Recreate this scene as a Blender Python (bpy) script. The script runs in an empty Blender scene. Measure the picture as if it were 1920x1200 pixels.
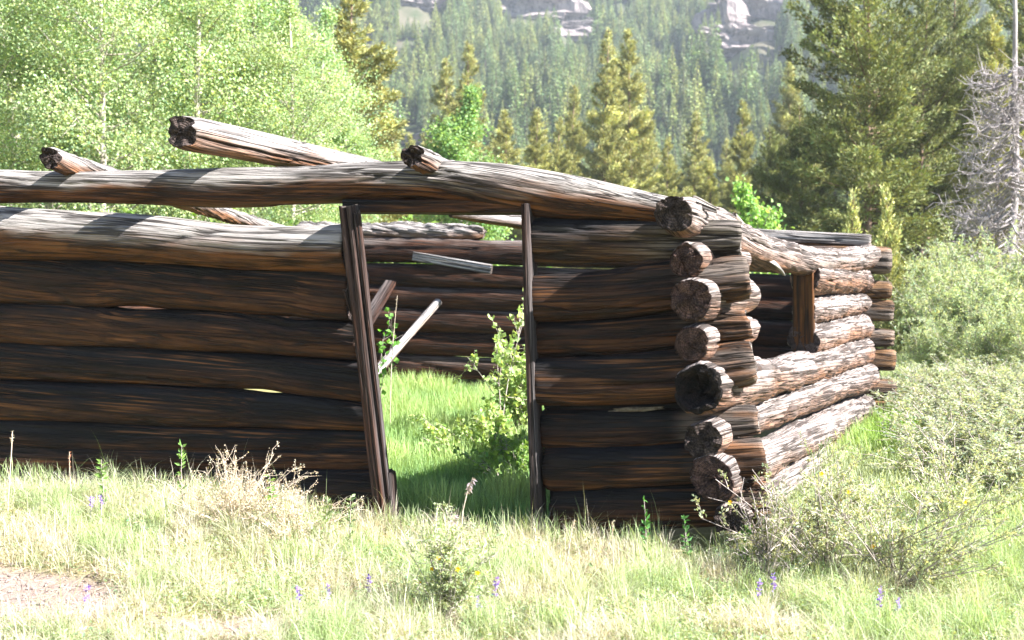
import bpy, math, random
import numpy as np
from mathutils import Vector, Matrix

# ------------------------------------------------------------------ camera, sky, sun, exposure
sc = bpy.context.scene
COL = sc.collection
F_PX, CX, CY, EYE, PITCH = 2000.0, 960.0, 600.0, 1.6, 2.0
cam_d = bpy.data.cameras.new("camera"); cam = bpy.data.objects.new("camera", cam_d); COL.objects.link(cam)
cam_d.sensor_width = 36.0; cam_d.lens = F_PX / 1920.0 * 36.0
cam_d.clip_start = 0.05; cam_d.clip_end = 3000.0
cam.location = (0, 0, EYE); cam.rotation_euler = (math.radians(90 - PITCH), 0, 0)
cam_d.dof.use_dof = True; cam_d.dof.focus_distance = 7.1; cam_d.dof.aperture_fstop = 2.6
sc.camera = cam

SUN_AZ = math.radians(110.5)      # clockwise from +Y (the view direction)
SUN_EL = math.radians(39)
S = Vector((math.sin(SUN_AZ) * math.cos(SUN_EL), math.cos(SUN_AZ) * math.cos(SUN_EL), math.sin(SUN_EL)))
w = bpy.data.worlds.new("World"); sc.world = w; w.use_nodes = True
nt = w.node_tree; nt.nodes.clear()
sky = nt.nodes.new('ShaderNodeTexSky'); sky.sky_type = 'NISHITA'; sky.sun_disc = False
sky.sun_elevation = SUN_EL; sky.sun_rotation = SUN_AZ; sky.altitude = 2400
bg = nt.nodes.new('ShaderNodeBackground'); bg.inputs[1].default_value = 0.05
wo = nt.nodes.new('ShaderNodeOutputWorld')
nt.links.new(sky.outputs[0], bg.inputs[0]); nt.links.new(bg.outputs[0], wo.inputs[0])
sun_d = bpy.data.lights.new("sun", 'SUN'); sun_d.energy = 5.0; sun_d.angle = math.radians(0.53); sun_d.color = (1, 0.97, 0.925)
sun = bpy.data.objects.new("sun", sun_d); COL.objects.link(sun)
sun.rotation_euler = S.to_track_quat('Z', 'Y').to_euler(); sun.location = (10, -5, 20)
vs = sc.view_settings
vs.view_transform = 'Standard'; vs.look = 'None'; vs.gamma = 1.0; vs.use_curve_mapping = False; vs.exposure = 2.55
cy = sc.cycles
cy.max_bounces = 6; cy.diffuse_bounces = 3; cy.glossy_bounces = 2; cy.transmission_bounces = 4; cy.transparent_max_bounces = 4; cy.volume_bounces = 0
cy.caustics_reflective = False; cy.caustics_refractive = False

# ------------------------------------------------------------------ pixel <-> world
_c, _s = math.cos(math.radians(90 - PITCH)), math.sin(math.radians(90 - PITCH))
EYEV = np.array([0.0, 0.0, EYE])
def ray(px, py):
    dx, dy = (px - CX) / F_PX, (CY - py) / F_PX
    return np.array([dx, dy * _c + _s, dy * _s - _c])
def on_plane(px, py, p0, n):
    d = ray(px, py); t = np.dot(np.asarray(p0) - EYEV, n) / np.dot(d, n)
    return EYEV + d * t, t
def at_depth(px, py, y):
    d = ray(px, py); t = y / d[1]
    return EYEV + d * t, t

# ------------------------------------------------------------------ noise
def _hash(ix, iy, iz, seed):
    h = (ix.astype(np.int64) * 374761393 + iy.astype(np.int64) * 668265263 + iz.astype(np.int64) * 2147483647 + seed * 1274126177) & 0xFFFFFFFF
    h = ((h ^ (h >> 13)) * 1274126177) & 0xFFFFFFFF
    h = ((h ^ (h >> 16)) * 2246822519) & 0xFFFFFFFF
    return ((h ^ (h >> 15)) & 0xFFFFFF) / float(0xFFFFFF) * 2 - 1
def vnoise(x, y, z=0.0, seed=0, perx=None):
    x, y, z = np.broadcast_arrays(np.asarray(x, float), np.asarray(y, float), np.asarray(z, float))
    ix, iy, iz = np.floor(x), np.floor(y), np.floor(z)
    fx, fy, fz = x - ix, y - iy, z - iz
    fx, fy, fz = (f * f * (3 - 2 * f) for f in (fx, fy, fz))
    def H(a, b, c):
        xx = ix + a
        if perx: xx = np.mod(xx, perx)
        return _hash(xx, iy + b, iz + c, seed)
    r = 0
    for a in (0, 1):
        for b in (0, 1):
            for c in (0, 1):
                r = r + H(a, b, c) * (fx if a else 1 - fx) * (fy if b else 1 - fy) * (fz if c else 1 - fz)
    return r
def fbm(x, y, z=0.0, seed=0, o=3):
    r, a, s = 0, 1.0, 1.0
    for k in range(o):
        r = r + a * vnoise(np.asarray(x) * s, np.asarray(y) * s, np.asarray(z) * s, seed + k * 17); a *= .5; s *= 2.03
    return r
def smooth(a, b, x):
    t = np.clip((np.asarray(x, float) - a) / (b - a), 0, 1); return t * t * (3 - 2 * t)

# ------------------------------------------------------------------ object helpers
def mesh_np(name, verts, faces, mats, fmat=None, attrs=None, smooth_shade=True):
    """faces: list of int arrays (n,3) or (n,4). attrs: {name: (type, array per vertex)}"""
    me = bpy.data.meshes.new(name)
    verts = np.asarray(verts, np.float32)
    me.vertices.add(len(verts)); me.vertices.foreach_set('co', verts.ravel())
    faces = [np.asarray(f, np.int32) for f in faces if len(f)]
    lv = np.concatenate([f.ravel() for f in faces]); cnt = np.concatenate([np.full(len(f), f.shape[1], np.int32) for f in faces])
    me.loops.add(len(lv)); me.loops.foreach_set('vertex_index', lv)
    me.polygons.add(len(cnt)); st = np.zeros(len(cnt), np.int32); st[1:] = np.cumsum(cnt)[:-1]
    me.polygons.foreach_set('loop_start', st)
    try: me.polygons.foreach_set('loop_total', cnt)
    except Exception: pass
    for m in mats: me.materials.append(m)
    if fmat is not None: me.polygons.foreach_set('material_index', np.asarray(fmat, np.int32))
    me.polygons.foreach_set('use_smooth', np.full(len(cnt), smooth_shade))
    for k, (t, arr) in (attrs or {}).items():
        at = me.attributes.new(k, t, 'POINT')
        arr = np.asarray(arr, np.float32)
        at.data.foreach_set({'FLOAT': 'value', 'FLOAT_VECTOR': 'vector', 'FLOAT_COLOR': 'color'}[t], arr.ravel())
    me.update(calc_edges=True); me.validate()
    return me
def obj(name, me, parent=None, loc=None):
    o = bpy.data.objects.new(name, me); COL.objects.link(o)
    if parent is not None: o.parent = parent
    if loc is not None: o.location = loc
    return o
def tag(o, label=None, cat=None, group=None, kind=None):
    if label: o['label'] = label
    if cat: o['category'] = cat
    if group: o['group'] = group
    if kind: o['kind'] = kind
    return o
def empty(name, loc=(0, 0, 0), parent=None):
    o = bpy.data.objects.new(name, None); COL.objects.link(o); o.location = loc; o.empty_display_size = .2
    if parent is not None: o.parent = parent
    return o
def copy_thing(root):
    r = root.copy(); COL.objects.link(r)
    for ch in list(root.children):
        c = ch.copy(); COL.objects.link(c); c.parent = r
        for g in list(ch.children):
            d = g.copy(); COL.objects.link(d); d.parent = c
    return r

# ------------------------------------------------------------------ materials
class NB:
    def __init__(s, name):
        s.m = bpy.data.materials.new(name); s.m.use_nodes = True; s.t = s.m.node_tree; s.t.nodes.clear()
        s.out = s.n('ShaderNodeOutputMaterial')
    def n(s, typ, ins=None, **kw):
        nd = s.t.nodes.new(typ)
        for k, v in kw.items(): setattr(nd, k, v)
        for k, v in (ins or {}).items():
            if isinstance(v, bpy.types.NodeSocket): s.t.links.new(v, nd.inputs[k])
            else: nd.inputs[k].default_value = v
        return nd
    def noise(s, vec, scale, detail=3, rough=.55, dist=0):
        return s.n('ShaderNodeTexNoise', {'Vector': vec, 'Scale': scale, 'Detail': detail, 'Roughness': rough, 'Distortion': dist}).outputs[0]
    def ramp(s, fac, stops):
        r = s.n('ShaderNodeValToRGB', {0: fac}); e = r.color_ramp.elements
        while len(e) < len(stops): e.new(.5)
        for i, (p, c) in enumerate(stops):
            e[i].position = p; e[i].color = (c, c, c, 1) if isinstance(c, (int, float)) else (*c, 1)
        return r.outputs[0]
    def mix(s, f, a, b, blend='MIX'):
        x = s.n('ShaderNodeMix', data_type='RGBA', blend_type=blend)
        for k, v in ((0, f), (6, a), (7, b)):
            if isinstance(v, bpy.types.NodeSocket): s.t.links.new(v, x.inputs[k])
            else: x.inputs[k].default_value = v if k == 0 else (*v, 1)
        return x.outputs[2]
    def math(s, op, a, b=0.0, c=0.0):
        return s.n('ShaderNodeMath', {0: a, 1: b, 2: c}, operation=op).outputs[0]
    def vmul(s, v, sc3):
        return s.n('ShaderNodeVectorMath', {0: v, 1: sc3}, operation='MULTIPLY').outputs[0]
    def attr(s, name, out='Vector'):
        return s.n('ShaderNodeAttribute', attribute_name=name).outputs[out]
    def finish(s, bsdf, bump=None, strength=.6, dist=.01):
        s.t.links.new(bsdf.outputs[0], s.out.inputs[0])
        if bump is not None:
            b = s.n('ShaderNodeBump', {'Height': bump, 'Strength': strength, 'Distance': dist})
            s.t.links.new(b.outputs[0], bsdf.inputs['Normal'])
        return s.m

def wood(name, grey, brown, dark, grey_at=0.0, grey_soft=.35, rough_bark=0.0, fresh=(.30, .135, .055), line=1.0, vary=.5, streak=None):
    """weathered log surface: silver grey where rain and sun reach, brown where the log above shelters it; on front logs also painted sky sheen and ground bounce"""
    b = NB(name)
    gc = b.attr('gc'); up = b.attr('upness', 'Fac'); kn = b.attr('knot', 'Fac'); crk = b.attr('crack', 'Fac')
    rnd = b.n('ShaderNodeObjectInfo').outputs['Random']
    off = b.n('ShaderNodeCombineXYZ', {0: b.math('MULTIPLY', rnd, 31.0), 1: b.math('MULTIPLY', rnd, 17.0), 2: 0.0}).outputs[0]
    v = b.n('ShaderNodeVectorMath', {0: gc, 1: off}, operation='ADD').outputs[0]
    fine = b.noise(b.vmul(v, (1, 1, .035)), 95, 4, .65)
    mid = b.noise(b.vmul(v, (1, 1, .06)), 30, 4, .6, .4)
    big = b.noise(b.vmul(v, (1, 1, .22)), 5.5, 3, .55)
    blot = b.noise(b.vmul(v, (1, 1, .35)), 11, 4, .6, .6)
    crack = b.ramp(b.noise(b.vmul(v, (1, 1, .028)), 15, 3, .55, .2), [(.462, 0), (.486, 1), (.514, 1), (.538, 0)])
    crack2 = b.ramp(b.noise(b.vmul(v, (1, 1, .02)), 34, 2, .5, .1), [(.455, 0), (.485, 1), (.515, 1), (.545, 0)])
    cmask = b.ramp(b.noise(b.vmul(v, (1, 1, .2)), 6, 2), [(.33, 0), (.5, 1)])
    cmask2 = b.ramp(b.noise(b.vmul(v, (1, 1, .16)), 9, 2), [(.36, .15), (.54, 1)])
    crack = b.math('MAXIMUM', b.math('MULTIPLY', crack, cmask), b.math('MULTIPLY', b.math('MULTIPLY', crack2, cmask2), .8 * line))
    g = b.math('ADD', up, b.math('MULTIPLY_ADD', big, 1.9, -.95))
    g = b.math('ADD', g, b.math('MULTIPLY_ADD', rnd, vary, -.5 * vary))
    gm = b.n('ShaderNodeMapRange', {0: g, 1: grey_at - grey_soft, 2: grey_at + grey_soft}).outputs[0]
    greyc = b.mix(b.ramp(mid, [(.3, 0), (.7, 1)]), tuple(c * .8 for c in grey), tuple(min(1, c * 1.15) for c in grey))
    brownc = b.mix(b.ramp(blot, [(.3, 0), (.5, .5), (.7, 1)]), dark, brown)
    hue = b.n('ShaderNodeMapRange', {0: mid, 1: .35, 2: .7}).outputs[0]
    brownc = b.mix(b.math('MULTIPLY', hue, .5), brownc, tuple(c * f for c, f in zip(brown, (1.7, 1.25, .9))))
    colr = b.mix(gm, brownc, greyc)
    if streak:
        sm = b.math('MULTIPLY', b.ramp(b.noise(b.vmul(v, (1, 1, .016)), 55, 3, .6, .2), [(.52, 0), (.60, 1)]), b.ramp(b.noise(b.vmul(v, (1, 1, .3)), 5, 2), [(.42, 0), (.62, .9)]))
        colr = b.mix(sm, colr, streak)
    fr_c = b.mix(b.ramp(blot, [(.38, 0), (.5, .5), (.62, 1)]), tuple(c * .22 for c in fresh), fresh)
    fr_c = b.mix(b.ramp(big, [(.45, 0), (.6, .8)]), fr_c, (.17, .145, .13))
    colr = b.mix(b.attr('fresh', 'Fac'), colr, fr_c)  # lighter end wood; on front logs it also paints in the grazing sun
    colr = b.mix(b.math('MULTIPLY', b.ramp(fine, [(.3, 1), (.47, 0)]), .5), colr, tuple(c * .18 for c in grey))
    colr = b.mix(b.math('MULTIPLY', crack, .85), colr, (.012, .009, .008))
    colr = b.mix(b.math('MULTIPLY', crk, .8), colr, (.014, .011, .009))
    colr = b.mix(b.math('MULTIPLY', kn, .8), colr, (.05, .026, .014))
    if rough_bark:
        fl = b.ramp(b.noise(b.vmul(v, (1, 1, .5)), 26, 5, .7, 1.0), [(.36, 1), (.5, 0)])
        colr = b.mix(b.math('MULTIPLY', fl, rough_bark), colr, (.06, .032, .022))
    h = b.math('MULTIPLY_ADD', fine, .5, b.math('MULTIPLY', mid, .5))
    h = b.math('MULTIPLY_ADD', crack, -1.1, h)
    bs = b.n('ShaderNodeBsdfPrincipled', {'Base Color': colr, 'Roughness': b.n('ShaderNodeMapRange', {0: gm, 3: .6, 4: .8}).outputs[0], 'Specular IOR Level': .16})
    return b.finish(bs, h, 1.0, .018)

def end_grain(name, tone, dark, black=0.0):
    b = NB(name); gc = b.attr('gc'); xy = b.vmul(gc, (1, 1, 0))
    rnd = b.n('ShaderNodeObjectInfo').outputs['Random']
    warp = b.noise(gc, 9, 2)
    ln = b.n('ShaderNodeVectorMath', {0: xy}, operation='LENGTH').outputs['Value']
    rings = b.math('SINE', b.math('MULTIPLY_ADD', ln, 420.0, b.math('MULTIPLY', warp, 14.0)))
    rings = b.n('ShaderNodeMapRange', {0: rings, 1: -1, 2: 1}).outputs[0]
    nrm = b.n('ShaderNodeVectorMath', {0: xy}, operation='NORMALIZE').outputs[0]
    sh = b.n('ShaderNodeVectorMath', {0: b.vmul(nrm, (5, 5, 5)), 1: b.n('ShaderNodeCombineXYZ', {0: b.math('MULTIPLY', rnd, 60), 2: b.math('MULTIPLY', ln, 5)}).outputs[0]}, operation='ADD').outputs[0]
    rad = b.ramp(b.noise(sh, 2.6, 3, .55), [(.455, 0), (.49, 1), (.51, 1), (.545, 0)])
    blot = b.noise(gc, 14, 4, .6)
    c = b.mix(b.ramp(blot, [(.35, 0), (.65, 1)]), dark, tone)
    c = b.mix(b.math('MULTIPLY', rings, .45), c, tuple(x * .35 for x in dark))
    c = b.mix(b.math('MULTIPLY', rad, .7), c, (.012, .009, .008))
    c = b.mix(b.ramp(b.noise(gc, 38, 4, .7), [(.36, .75), (.5, 0)]), c, tuple(x * .3 for x in dark))
    if black: c = b.mix(black, c, (.008, .007, .007))
    h = b.math('MULTIPLY_ADD', rad, -1.0, b.math('MULTIPLY_ADD', rings, .35, b.math('MULTIPLY', b.noise(gc, 70, 3), .6)))
    bs = b.n('ShaderNodeBsdfPrincipled', {'Base Color': c, 'Roughness': .9, 'Specular IOR Level': .2})
    return b.finish(bs, h, 1.0, .012)

def leaf_mat(name, trans=.45, gloss=.25):
    b = NB(name); col = b.attr('col', 'Color')  # colour varies leaf by leaf
    d = b.n('ShaderNodeBsdfPrincipled', {'Base Color': col, 'Roughness': .55, 'Specular IOR Level': gloss})
    tc = b.mix(1.0, col, (1.15, 1.1, .55), 'MULTIPLY')
    t = b.n('ShaderNodeBsdfTranslucent', {'Color': tc})
    mx = b.n('ShaderNodeMixShader', {0: trans, 1: d.outputs[0], 2: t.outputs[0]})
    b.t.links.new(mx.outputs[0], b.out.inputs[0]); return b.m

def bark_mat(name, c1, c2, scale=8, stretch=.25):
    b = NB(name); tc = b.n('ShaderNodeTexCoord').outputs['Object']
    n1 = b.noise(b.vmul(tc, (1, 1, stretch)), scale, 5, .65)
    c = b.mix(b.ramp(n1, [(.38, 0), (.62, 1)]), c1, c2)
    bs = b.n('ShaderNodeBsdfPrincipled', {'Base Color': c, 'Roughness': .9, 'Specular IOR Level': .2})
    return b.finish(bs, n1, .7, .02)

M = {}
GREY = (.295, .27, .255)
M['log_front'] = wood('wood_front_wall', (.0125, .012, .0135), (.072, .032, .013), (.006, .005, .0045), -.12, .45, fresh=(.19, .09, .044), vary=1.2, streak=(.17, .072, .027))  # blue-black tops, brown undersides: partly weathering, partly painted sky sheen and ground bounce
M['log_front_grey'] = wood('wood_front_wall_grey', (.026, .025, .027), (.12, .065, .03), (.018, .013, .011), .1, .55, fresh=(.17, .145, .115), streak=(.13, .08, .04))  # its lighter right part carries a painted sunlit grey
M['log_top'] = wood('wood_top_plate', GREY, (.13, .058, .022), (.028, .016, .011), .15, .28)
M['log_pole'] = wood('wood_roof_pole', (.315, .285, .275), (.19, .10, .055), (.07, .045, .033), -.3, .4)
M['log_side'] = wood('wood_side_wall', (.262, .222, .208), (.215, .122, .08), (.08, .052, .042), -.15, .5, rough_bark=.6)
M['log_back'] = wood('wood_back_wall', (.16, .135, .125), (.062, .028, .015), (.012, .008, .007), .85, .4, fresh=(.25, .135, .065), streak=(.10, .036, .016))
M['post'] = wood('wood_door_post', (.085, .075, .075), (.05, .022, .013), (.013, .009, .008), .1, .8)
M['board'] = wood('wood_bleached_board', (.44, .41, .40), (.26, .20, .16), (.14, .1, .08), -.4, .5)
M['window_post'] = wood('wood_window_post', (.05, .035, .025), (.12, .055, .016), (.018, .011, .009), 1.5, .5)
M['end'] = end_grain('end_grain_brown', (.175, .098, .078), (.065, .04, .034))
M['end_dark'] = end_grain('end_grain_blackened', (.16, .12, .11), (.07, .05, .045))
M['end_rot'] = end_grain('end_grain_rotten', (.13, .095, .085), (.035, .025, .022))
M['end_char'] = end_grain('end_grain_charred', (.075, .05, .04), (.012, .010, .010), .35)
M['end_pale'] = end_grain('end_grain_pale', (.36, .31, .28), (.22, .17, .145))
M['leaf'] = leaf_mat('leaf', .45, .3)
M['needle'] = leaf_mat('needle', .22, .15)
M['grass'] = leaf_mat('grass_blade', .4, .2)
M['petal'] = leaf_mat('petal', .3, .1)
M['aspen_bark'] = bark_mat('aspen_bark', (.25, .22, .18), (.44, .41, .35), 6, .6)
M['pine_bark'] = bark_mat('pine_bark', (.13, .08, .055), (.24, .17, .125))
M['dead_bark'] = bark_mat('dead_bark', (.24, .21, .215), (.42, .38, .385))
M['twig'] = bark_mat('twig_bark', (.28, .23, .21), (.46, .40, .37), 20)
M['dry_stem'] = bark_mat('dry_stem', (.40, .32, .245), (.56, .47, .38), 20)

# ------------------------------------------------------------------ terrain
CORNER = np.array([1.16, 6.5, 0.0]); WALL_A = math.radians(16)
U = np.array([math.cos(WALL_A), -math.sin(WALL_A), 0.0])          # along the front wall, to the right
NF = np.array([-math.sin(WALL_A), -math.cos(WALL_A), 0.0])        # out of the front wall
SIDE_DIR = np.array([2.86, 5.7, 0.0]); SIDE_DIR /= np.linalg.norm(SIDE_DIR)
FAR = CORNER + SIDE_DIR * 6.3
def wall_dist(x, y):   # signed distance in front of the front wall
    return (x - CORNER[0]) * NF[0] + (y - CORNER[1]) * NF[1]
def ground(x, y):
    x, y = np.asarray(x, float), np.asarray(y, float)
    z = .03 * fbm(x * .9, y * .9, 0, 3) + .012 * fbm(x * 4, y * 4, 0, 5)
    z = z + .22 * smooth(7.2, 12.5, y) * (1 - .85 * smooth(1.0, 3.0, x) * smooth(26, 14, y)) + .16 * smooth(-.2, -3.2, x) * smooth(5.2, 7, y)
    z = z - .05 * smooth(.3, 2.5, x) * smooth(9, 6, y)
    z = z + .035 * np.clip(y - 9, 0, 22) * smooth(.5, 3.6, x - .36 * y + .7)
    z = z + .02 * np.clip(y - 14, 0, 40)
    hill = np.clip(y - 165 + .05 * x + 14 * fbm(x / 60, y / 60, 0, 9, 3), 0, 900)
    hill = np.minimum(hill, 330 + .05 * (hill - 330))
    z = z + hill * .46 + smooth(0, 30, hill) * (9 * fbm(x / 45, y / 45, 0, 11, 3) + 3 * fbm(x / 12, y / 12, 0, 12, 2))
    return z
def dirt_mask(x, y):
    x, y = np.asarray(x, float), np.asarray(y, float)
    r = .55 * fbm(x * 2.2, y * 2.2, 0, 21)
    a = 1.1 - np.hypot((x + 2.6) / .66, (y - 5.35) / .42) + r * .6
    b_ = 1.0 - np.hypot((x + 1.2) / .5, (y - 4.88) / .2) + r * .6
    c = .9 - np.hypot((x + 2.6) / .35, (y - 5.0) / .3) + r * .5
    return np.clip(np.maximum.reduce([a, b_, c]) * 2.2, 0, 1)

def build_ground():
    ang = np.concatenate([np.linspace(-70, 70, 281), np.linspace(75, 285, 43)]) * math.pi / 180
    rad = np.concatenate([[.3], np.linspace(1, 4, 8), np.linspace(4.15, 14, 80), np.geomspace(14.4, 160, 60), np.linspace(164, 520, 110), np.geomspace(530, 900, 12)])
    A, R = np.meshgrid(ang, rad)
    X, Y = np.sin(A) * R, np.cos(A) * R
    Z = ground(X, Y)
    na, nr = len(ang), len(rad)
    V = np.stack([X, Y, Z], -1).reshape(-1, 3)
    i, j = np.meshgrid(np.arange(nr - 1), np.arange(na), indexing='ij')
    j2 = (j + 1) % na
    Q = np.stack([i * na + j, i * na + j2, (i + 1) * na + j2, (i + 1) * na + j], -1).reshape(-1, 4)
    V = np.vstack([V, [[0, 0, float(ground(0, 0))]]])
    T = np.stack([np.full(na, len(V) - 1), (np.arange(na) + 1) % na, np.arange(na)], -1)
    dm = np.append(dirt_mask(X, Y).ravel(), 0)
    b = NB('ground_soil'); tc = b.n('ShaderNodeTexCoord').outputs['Object']
    dirt = b.attr('dirt', 'Fac')
    y = b.n('ShaderNodeSeparateXYZ', {0: tc}).outputs[1]
    n1 = b.noise(tc, 3, 5); n2 = b.noise(tc, 40, 4, .65); n3 = b.noise(tc, .08, 5, .6)
    soil = b.mix(n2, (.15, .113, .098), (.31, .235, .205))
    thatch = b.mix(b.ramp(n1, [(.35, 0), (.65, 1)]), (.16, .17, .055), (.30, .25, .13))
    near = b.mix(dirt, thatch, soil)
    far = b.mix(b.ramp(n3, [(.42, 0), (.6, 1)]), (.04, .055, .025), (.10, .09, .065))
    c = b.mix(b.n('ShaderNodeMapRange', {0: y, 1: 18, 2: 60}).outputs[0], near, far)
    bs = b.n('ShaderNodeBsdfPrincipled', {'Base Color': c, 'Roughness': .95, 'Specular IOR Level': .1})
    m = b.finish(bs, b.math('MULTIPLY_ADD', n2, .6, n1), .8, .03)
    o = obj('ground', mesh_np('ground', V, [Q, T], [m], attrs={'dirt': ('FLOAT', dm)}))
    tag(o, kind='structure')
build_ground()

# ------------------------------------------------------------------ logs
def catmull(P, n):
    P = np.asarray(P, float); k = len(P)
    if k == 2: return P[0] + (P[1] - P[0]) * np.linspace(0, 1, n)[:, None]
    d = np.r_[0, np.cumsum(np.linalg.norm(np.diff(P[:, :3], axis=0), axis=1))]
    t = np.linspace(0, d[-1], n); T = np.gradient(P, d, axis=0)
    i = np.clip(np.searchsorted(d, t, side='right') - 1, 0, k - 2)
    h = (d[i + 1] - d[i]); u = ((t - d[i]) / h)[:, None]; h = h[:, None]
    return (2*u**3 - 3*u**2 + 1) * P[i] + (u**3 - 2*u**2 + u) * h * T[i] + (-2*u**3 + 3*u**2) * P[i + 1] + (u**3 - u**2) * h * T[i + 1]

def log_mesh(name, pts, rad, mats, seed=0, na=88, ds=.026, twist=.25, lump=.06, fis=.015, flake=0.0, knots=None, ends=(None, None), cut=(0, 0), flat=0.0, fresh=None, checks=2):
    """pts 3D centre line, rad radii. ends: 'cut','broken','hollow','ragged' per end. knots: list of (fraction, angle, size)"""
    rng = np.random.RandomState(seed)
    P = np.c_[np.asarray(pts, float), np.asarray(rad, float)]
    L = np.linalg.norm(np.diff(P[:, :3], axis=0), axis=1).sum()
    n = max(8, int(L / ds)); C = catmull(P, n); R = C[:, 3]; C = C[:, :3]
    T = np.gradient(C, axis=0); T /= np.linalg.norm(T, axis=1)[:, None]
    Zv = np.array([0, 0, 1.0]) if abs(T[0, 2]) < .9 else np.array([0, 1.0, 0])
    Sd = np.cross(T, Zv); Sd /= np.linalg.norm(Sd, axis=1)[:, None]
    Up = np.cross(Sd, T)
    s = np.linspace(0, L, n)
    th = np.linspace(0, 2 * np.pi, na, endpoint=False)
    TH, SS = np.meshgrid(th, s); tw = TH + twist * SS
    RR = np.repeat(R[:, None], na, 1)
    a = tw / (2 * np.pi)
    f = 1 + lump * vnoise(a * 3, SS * 1.1, seed, seed, 3) + lump * .5 * vnoise(a * 6, SS * 2.6, seed, seed + 1, 6)
    nz = vnoise(a * 14, SS * 1.3, seed, seed + 2, 14) + .5 * vnoise(a * 28, SS * 2.2, seed, seed + 3, 28)
    msk = smooth(-.25, .35, vnoise(a * 4, SS * .8, seed, seed + 4, 4))
    crack = np.exp(-(nz / .11) ** 2) * msk
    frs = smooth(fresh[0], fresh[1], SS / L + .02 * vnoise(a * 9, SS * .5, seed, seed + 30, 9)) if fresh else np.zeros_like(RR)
    for kc in range(checks):
        t0_ = rng.uniform(0, 6.283) if kc else rng.uniform(2.6, 3.6); s0, s1 = np.sort(rng.uniform(-.1, 1.1, 2)) * L
        if s1 - s0 < .35 * L: s1 = s0 + .35 * L
        line_ = t0_ + .35 * vnoise(SS * .9, seed * .7 + kc, 0, seed + 40 + kc) + .10 * vnoise(SS * 5, seed * .3 + kc, 0, seed + 50 + kc)
        dth = np.abs(np.angle(np.exp(1j * (TH - line_)))) * RR
        op = smooth(s0, s0 + .25, SS) * smooth(s1, s1 - .25, SS) * (.6 + .4 * vnoise(SS * 2, kc, 0, seed + 60))
        ck = np.exp(-(dth / .009) ** 2) * op
        f = f - .22 * ck; crack = np.maximum(crack, ck)
    disp = -fis * crack + .003 * vnoise(a * 40, SS * 3, seed, seed + 5, 40)
    if flake:
        fl = fbm(a * 16, SS * 9, seed, seed + 6, 2)
        # keep periodic seam invisible by fading the flake noise there
        fl = vnoise(a * 12, SS * 8, seed, seed + 6, 12) + .6 * vnoise(a * 24, SS * 17, seed, seed + 7, 24)
        disp = disp + flake * fl
    kn = np.zeros_like(RR)
    for (fr, ang, sz) in (knots or []):
        dth = np.angle(np.exp(1j * (TH - ang))) * RR; dsx = SS - fr * L
        q = (dth ** 2 + (dsx * .8) ** 2) / sz ** 2
        disp = disp + sz * .45 * np.exp(-q) - sz * .35 * np.exp(-q * 9)
        kn = np.maximum(kn, np.exp(-q * 2.2))
    r = RR * f + disp
    if flat:  # hewn flat faces
        sq = 1 / np.maximum(np.abs(np.cos(TH)), np.abs(np.sin(TH)))
        ph_ = .25 * vnoise(SS * .7, seed * .21, 0, seed + 33) + (rng.uniform(-.2, .2))
        sq = 1 / np.maximum(np.abs(np.cos(TH + ph_)), np.abs(np.sin(TH + ph_)))
        r = r * (1 - flat) + r * flat * np.minimum(sq, 1.25) * .93
    # end shaping
    sh = np.zeros_like(RR)
    for e, sign in ((0, -1), (1, 1)):
        typ = ends[e]; dist = SS if e == 0 else L - SS
        fall = np.exp(-(dist / .10) ** 2)
        if typ in ('broken', 'ragged'):
            amp = .035 if typ == 'broken' else .03
            jag = vnoise(TH / (2 * np.pi) * 9, seed * .37, e, seed + 8, 9) + .6 * vnoise(TH / (2 * np.pi) * 22, seed * .11, e, seed + 9, 22)
            sh += sign * amp * jag * fall
            r = r * (1 - .10 * np.exp(-(dist / .06) ** 2))
        elif typ in ('cut', 'hollow'):
            sh += sign * (.008 * vnoise(TH / (2 * np.pi) * 18, seed * .2, e, seed + 8, 18)) * fall
            r = r * (1 - (.06 + .10 * np.clip(vnoise(TH / (2 * np.pi) * 11, e, seed, seed + 14, 11), 0, 1)) * np.exp(-(dist / .03) ** 2))
        if cut[e]:
            sh += cut[e] * np.cos(TH) * RR * fall
    V = C[:, None, :] + r[..., None] * (np.cos(TH)[..., None] * Sd[:, None, :] + np.sin(TH)[..., None] * Up[:, None, :]) + sh[..., None] * T[:, None, :]
    gc = np.stack([RR * np.cos(tw), RR * np.sin(tw), SS + seed * 3.1], -1)
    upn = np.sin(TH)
    V = [V.reshape(-1, 3)]; G = [gc.reshape(-1, 3)]; UPN = [upn.ravel()]; KN = [kn.ravel()]; CR = [crack.ravel()]; FR = [frs.ravel()]
    i, j = np.meshgrid(np.arange(n - 1), np.arange(na), indexing='ij'); j2 = (j + 1) % na
    Q = [np.stack([i * na + j, i * na + j2, (i + 1) * na + j2, (i + 1) * na + j], -1).reshape(-1, 4)]
    fm = [np.zeros(len(Q[0]), int)]
    base = n * na
    Tri = []; fmt = []
    fr = [.93, .8, .66, .5, .34, .18, .06]
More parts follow.
